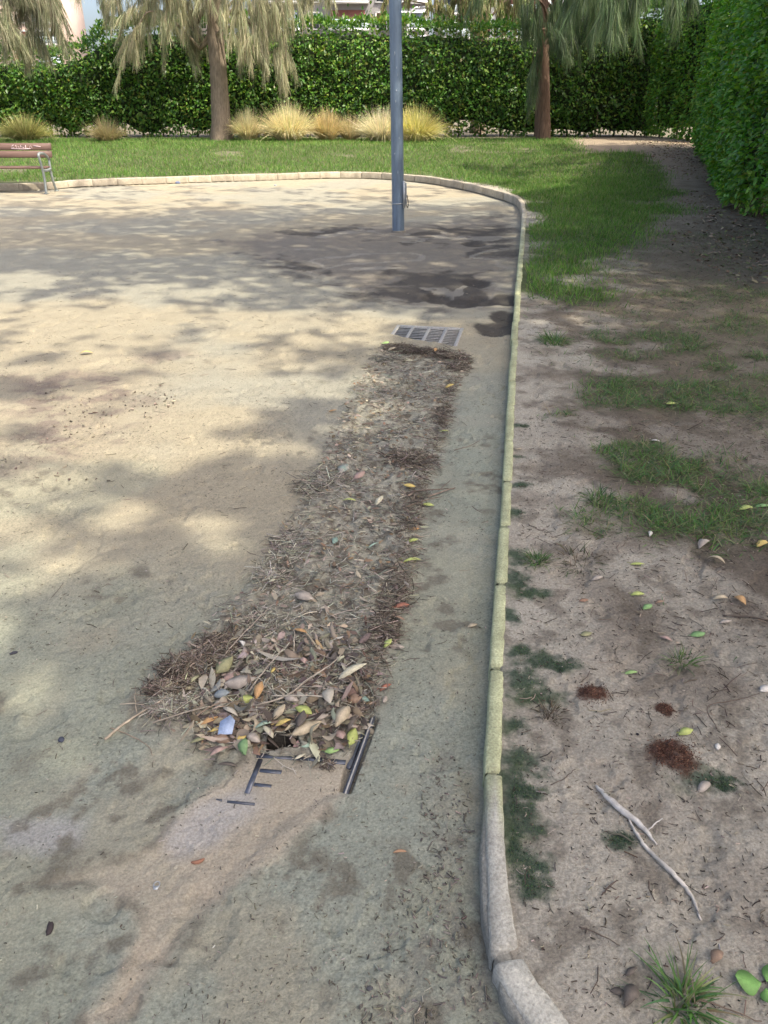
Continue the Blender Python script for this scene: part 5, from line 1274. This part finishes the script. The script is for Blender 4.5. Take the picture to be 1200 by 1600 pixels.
twig([(630, 800, .01), (655, 790, .015), (690, 778, .004)], [.003, .0024, .0014], "dark bent twig on the rim above the short line of leaves", (0.16, 0.12, 0.09))
twig([(931, 1231, .004), (962, 1262, .005), (1000, 1293, .005), (1026, 1322)], [.0030, .0078, .0065, .0012], "stout peeled grey-white stick on the bare earth, upper of two", (0.50, 0.465, 0.42), name="broken_stick", cat="stick", z0=.06, extra=[([(1010, 1303, .003), (1022, 1292, .008), (1034, 1283, .004)], [.0018, .0014, .001])], group="peeled sticks", n=9)
twig([(982, 1284, .003), (996, 1308, .003), (1012, 1330, .003), (1050, 1368, .004), (1075, 1396, .003), (1096, 1440)], [.0020, .0042, .0046, .0052, .0044, .0016], "long peeled stick ending in a dark point, lower of two", (0.46, 0.42, 0.37), name="broken_stick", cat="stick", z0=.06, group="peeled sticks", n=9)
twig([(948, 1302), (970, 1308, .004), (990, 1320)], [.002, .0028, .001], "short mossy dark twig beside the upper peeled stick", (0.10, 0.095, 0.07), z0=.06)
twig([(940, 1400), (952, 1388, .004), (966, 1376)], [.0014, .0018, .001], "short dark forked twig left of the long peeled stick", (0.10, 0.075, 0.06), z0=.06, extra=[([(952, 1388, .004), (962, 1391)], [.0014, .0008])])
twig([(905, 1450), (935, 1462, .003), (968, 1478)], [.0012, .0012, .0009], "hair-thin dark twig on pale earth low beside the kerb", (0.12, 0.09, 0.07), z0=.06)
twig([(860, 1228), (880, 1220, .005), (898, 1204)], [.001, .0014, .001], "thin dark curved twig between moss and peeled sticks", (0.13, 0.10, 0.08), z0=.06)
twig([(1120, 1140), (1105, 1110, .01), (1150, 1098, .006), (1185, 1085)], [.0012, .0014, .001], "thin trailing twig beside the pale bluish leaf", (0.12, 0.09, 0.07), z0=.06)
twig([(1060, 1560, .004), (1110, 1572, .006), (1190, 1600, .003)], [.0018, .0016, .001], "brown stalk crossing the bottom grass tuft", (0.16, 0.12, 0.09), z0=.06)
twig([(1130, 963), (1170, 966, .004), (1200, 970)], [.003, .003, .002], "dark straight twig near the dull grey leaf", (0.10, 0.08, 0.065), z0=.06)
def pebble(px, py, sx, sy, sz, col, label, name="stone", cat="stone", z0=0.0, group="small stones", rz=0.0, bend=0.0):
    p = gz(px, py, z0); V, F = [], []
    m, n = 7, 12
    for i in range(m):
        t = math.pi * i / (m - 1)
        for j in range(n):
            a = 2 * math.pi * j / n; k = 1 + 0.22 * (vnoise(math.cos(a) * 1.7 + px, math.sin(a) * 1.7 + t) - .5) * 2
            x_, y_, z_ = math.sin(t) * math.cos(a) * k, math.sin(t) * math.sin(a) * k, math.cos(t)
            X_ = x_ * sx; Y_ = y_ * sy + bend * x_ * x_
            V.append((X_ * math.cos(rz) - Y_ * math.sin(rz), X_ * math.sin(rz) + Y_ * math.cos(rz), z_ * sz + sz * .6))
    F = [(i * n + j, i * n + (j + 1) % n, (i + 1) * n + (j + 1) % n, (i + 1) * n + j) for i in range(m - 1) for j in range(n)]
    o = mk(name, V, np.array(F)[:, ::-1], M_TWIG, col=np.tile(col, (len(V), 1)), smooth=True); o.location = p
    return tag(o, label, cat, group)
pebble(78, 1452, .0075, .017, .005, (0.045, 0.036, 0.036), "blackish seed pod on the mud in the lower left corner", "seed_pod", "seed pod", group="seed pods", rz=.2)
pebble(96, 1157, .009, .010, .005, (0.05, 0.055, 0.075), "dark blue-black pebble on smooth mud at the left")
pebble(22, 1021, .013, .006, .004, (0.05, 0.05, 0.06), "dark flat pebble near the left edge in the shade", rz=.5)
pebble(575, 1497, .002, .009, .002, (0.05, 0.045, 0.04), "thin black pebble sliver on mud low in the middle", rz=-.3)
pebble(578, 1545, .007, .005, .003, (0.07, 0.07, 0.075), "small round black pebble low in the middle, below the sliver")
pebble(710, 1188, .003, .003, .002, (0.04, 0.035, 0.03), "tiny black pebble on the mud beside the kerb")
pebble(310, 1348, .017, .0045, .0045, (0.26, 0.13, 0.085), "reddish brown pod on the tan streak", "seed_pod", "seed pod", group="seed pods", rz=.35, bend=.006)
pebble(625, 1330, .015, .0032, .0032, (0.34, 0.21, 0.13), "ochre pod on grey mud right of the tan streak", "seed_pod", "seed pod", group="seed pods", rz=.05, bend=-.004)
pebble(575, 664, .034, .011, .009, (0.11, 0.085, 0.07), "dark piece of bark lying on the band below the far grating", "bark_piece", "bark", group="bark", rz=.35)
pebble(996, 1148, .004, .004, .003, (0.03, 0.028, 0.035), "tiny black berry on earth left of the biggest mound", "berry", "berry", group="berry", z0=.06)
pebble(430, 290, .03, .02, .012, (0.30, 0.36, 0.42), "pale blue scrap of litter by the far kerb", "paper_scrap", "litter", group="paper scraps")
pebble(278, 287, .06, .025, .03, (0.16, 0.19, 0.30), "dark blue and white crumpled wrapper by the far kerb", "paper_scrap", "litter", group="paper scraps")
pebble(622, 558, .030, .020, .010, (0.52, 0.55, 0.62), "bluish white crumpled scrap in the twigs of the far grating", "paper_scrap", "litter", group="paper scraps", rz=-.5)
# angular blue card scrap in the leaf pile
p = gz(356, 1147); V2 = [(-.020, -.028), (.018, -.029), (.021, .012), (.006, .030), (-.019, .012)]
V = [(x_, y_ * .9, .018 + .30 * y_ + 0.08 * x_ + dz) for dz in (0, .0012) for x_, y_ in V2]
o = mk("paper_scrap", V, [np.array([[0, 4, 3, 2, 1], [5, 6, 7, 8, 9]]), np.array([[i, (i + 1) % 5, 5 + (i + 1) % 5, 5 + i] for i in range(5)])], M_LEAF, col=np.tile((0.33, 0.40, 0.54), (10, 1))); o.location = p + (0, 0, .014)
tag(o, "angular pale blue card scrap standing among the leaves of the pile", "litter", "paper scraps")
# ring pull
p = gz(245, 1384); a = np.linspace(0, 6.283, 19)
rp = MB().tube(np.column_stack([.0065 * np.cos(a), .008 * np.sin(a), np.full(19, .003)]), .0014, 6, False).add([(-.005, -.002, .002), (.005, -.002, .002), (.005, -.011, .002), (-.005, -.011, .002), (-.005, -.002, .0032), (.005, -.002, .0032), (.005, -.011, .0032), (-.005, -.011, .0032)], [(3, 2, 1, 0), (4, 5, 6, 7), (0, 1, 5, 4), (1, 2, 6, 5), (2, 3, 7, 6), (3, 0, 4, 7)]).build("ring_pull", M_GALV, None, smooth=False)
rp.location = p; tag(rp, "shiny metal can ring pull pressed into the mud", "ring pull")

shade_tree("added leafy tree, out of view behind the tall hedge, there to darken the back hedge", (11.8, 22.0, 0.3), (4.4, 7.4), (25.6, 27.4), (6.5, 9.0), 6000, 0.20, 75, 0.5, lambda x, y: sstep(4.4, 5.2, x), 2.0)  # unseen tree, added so its crown shades the right part of the back hedge
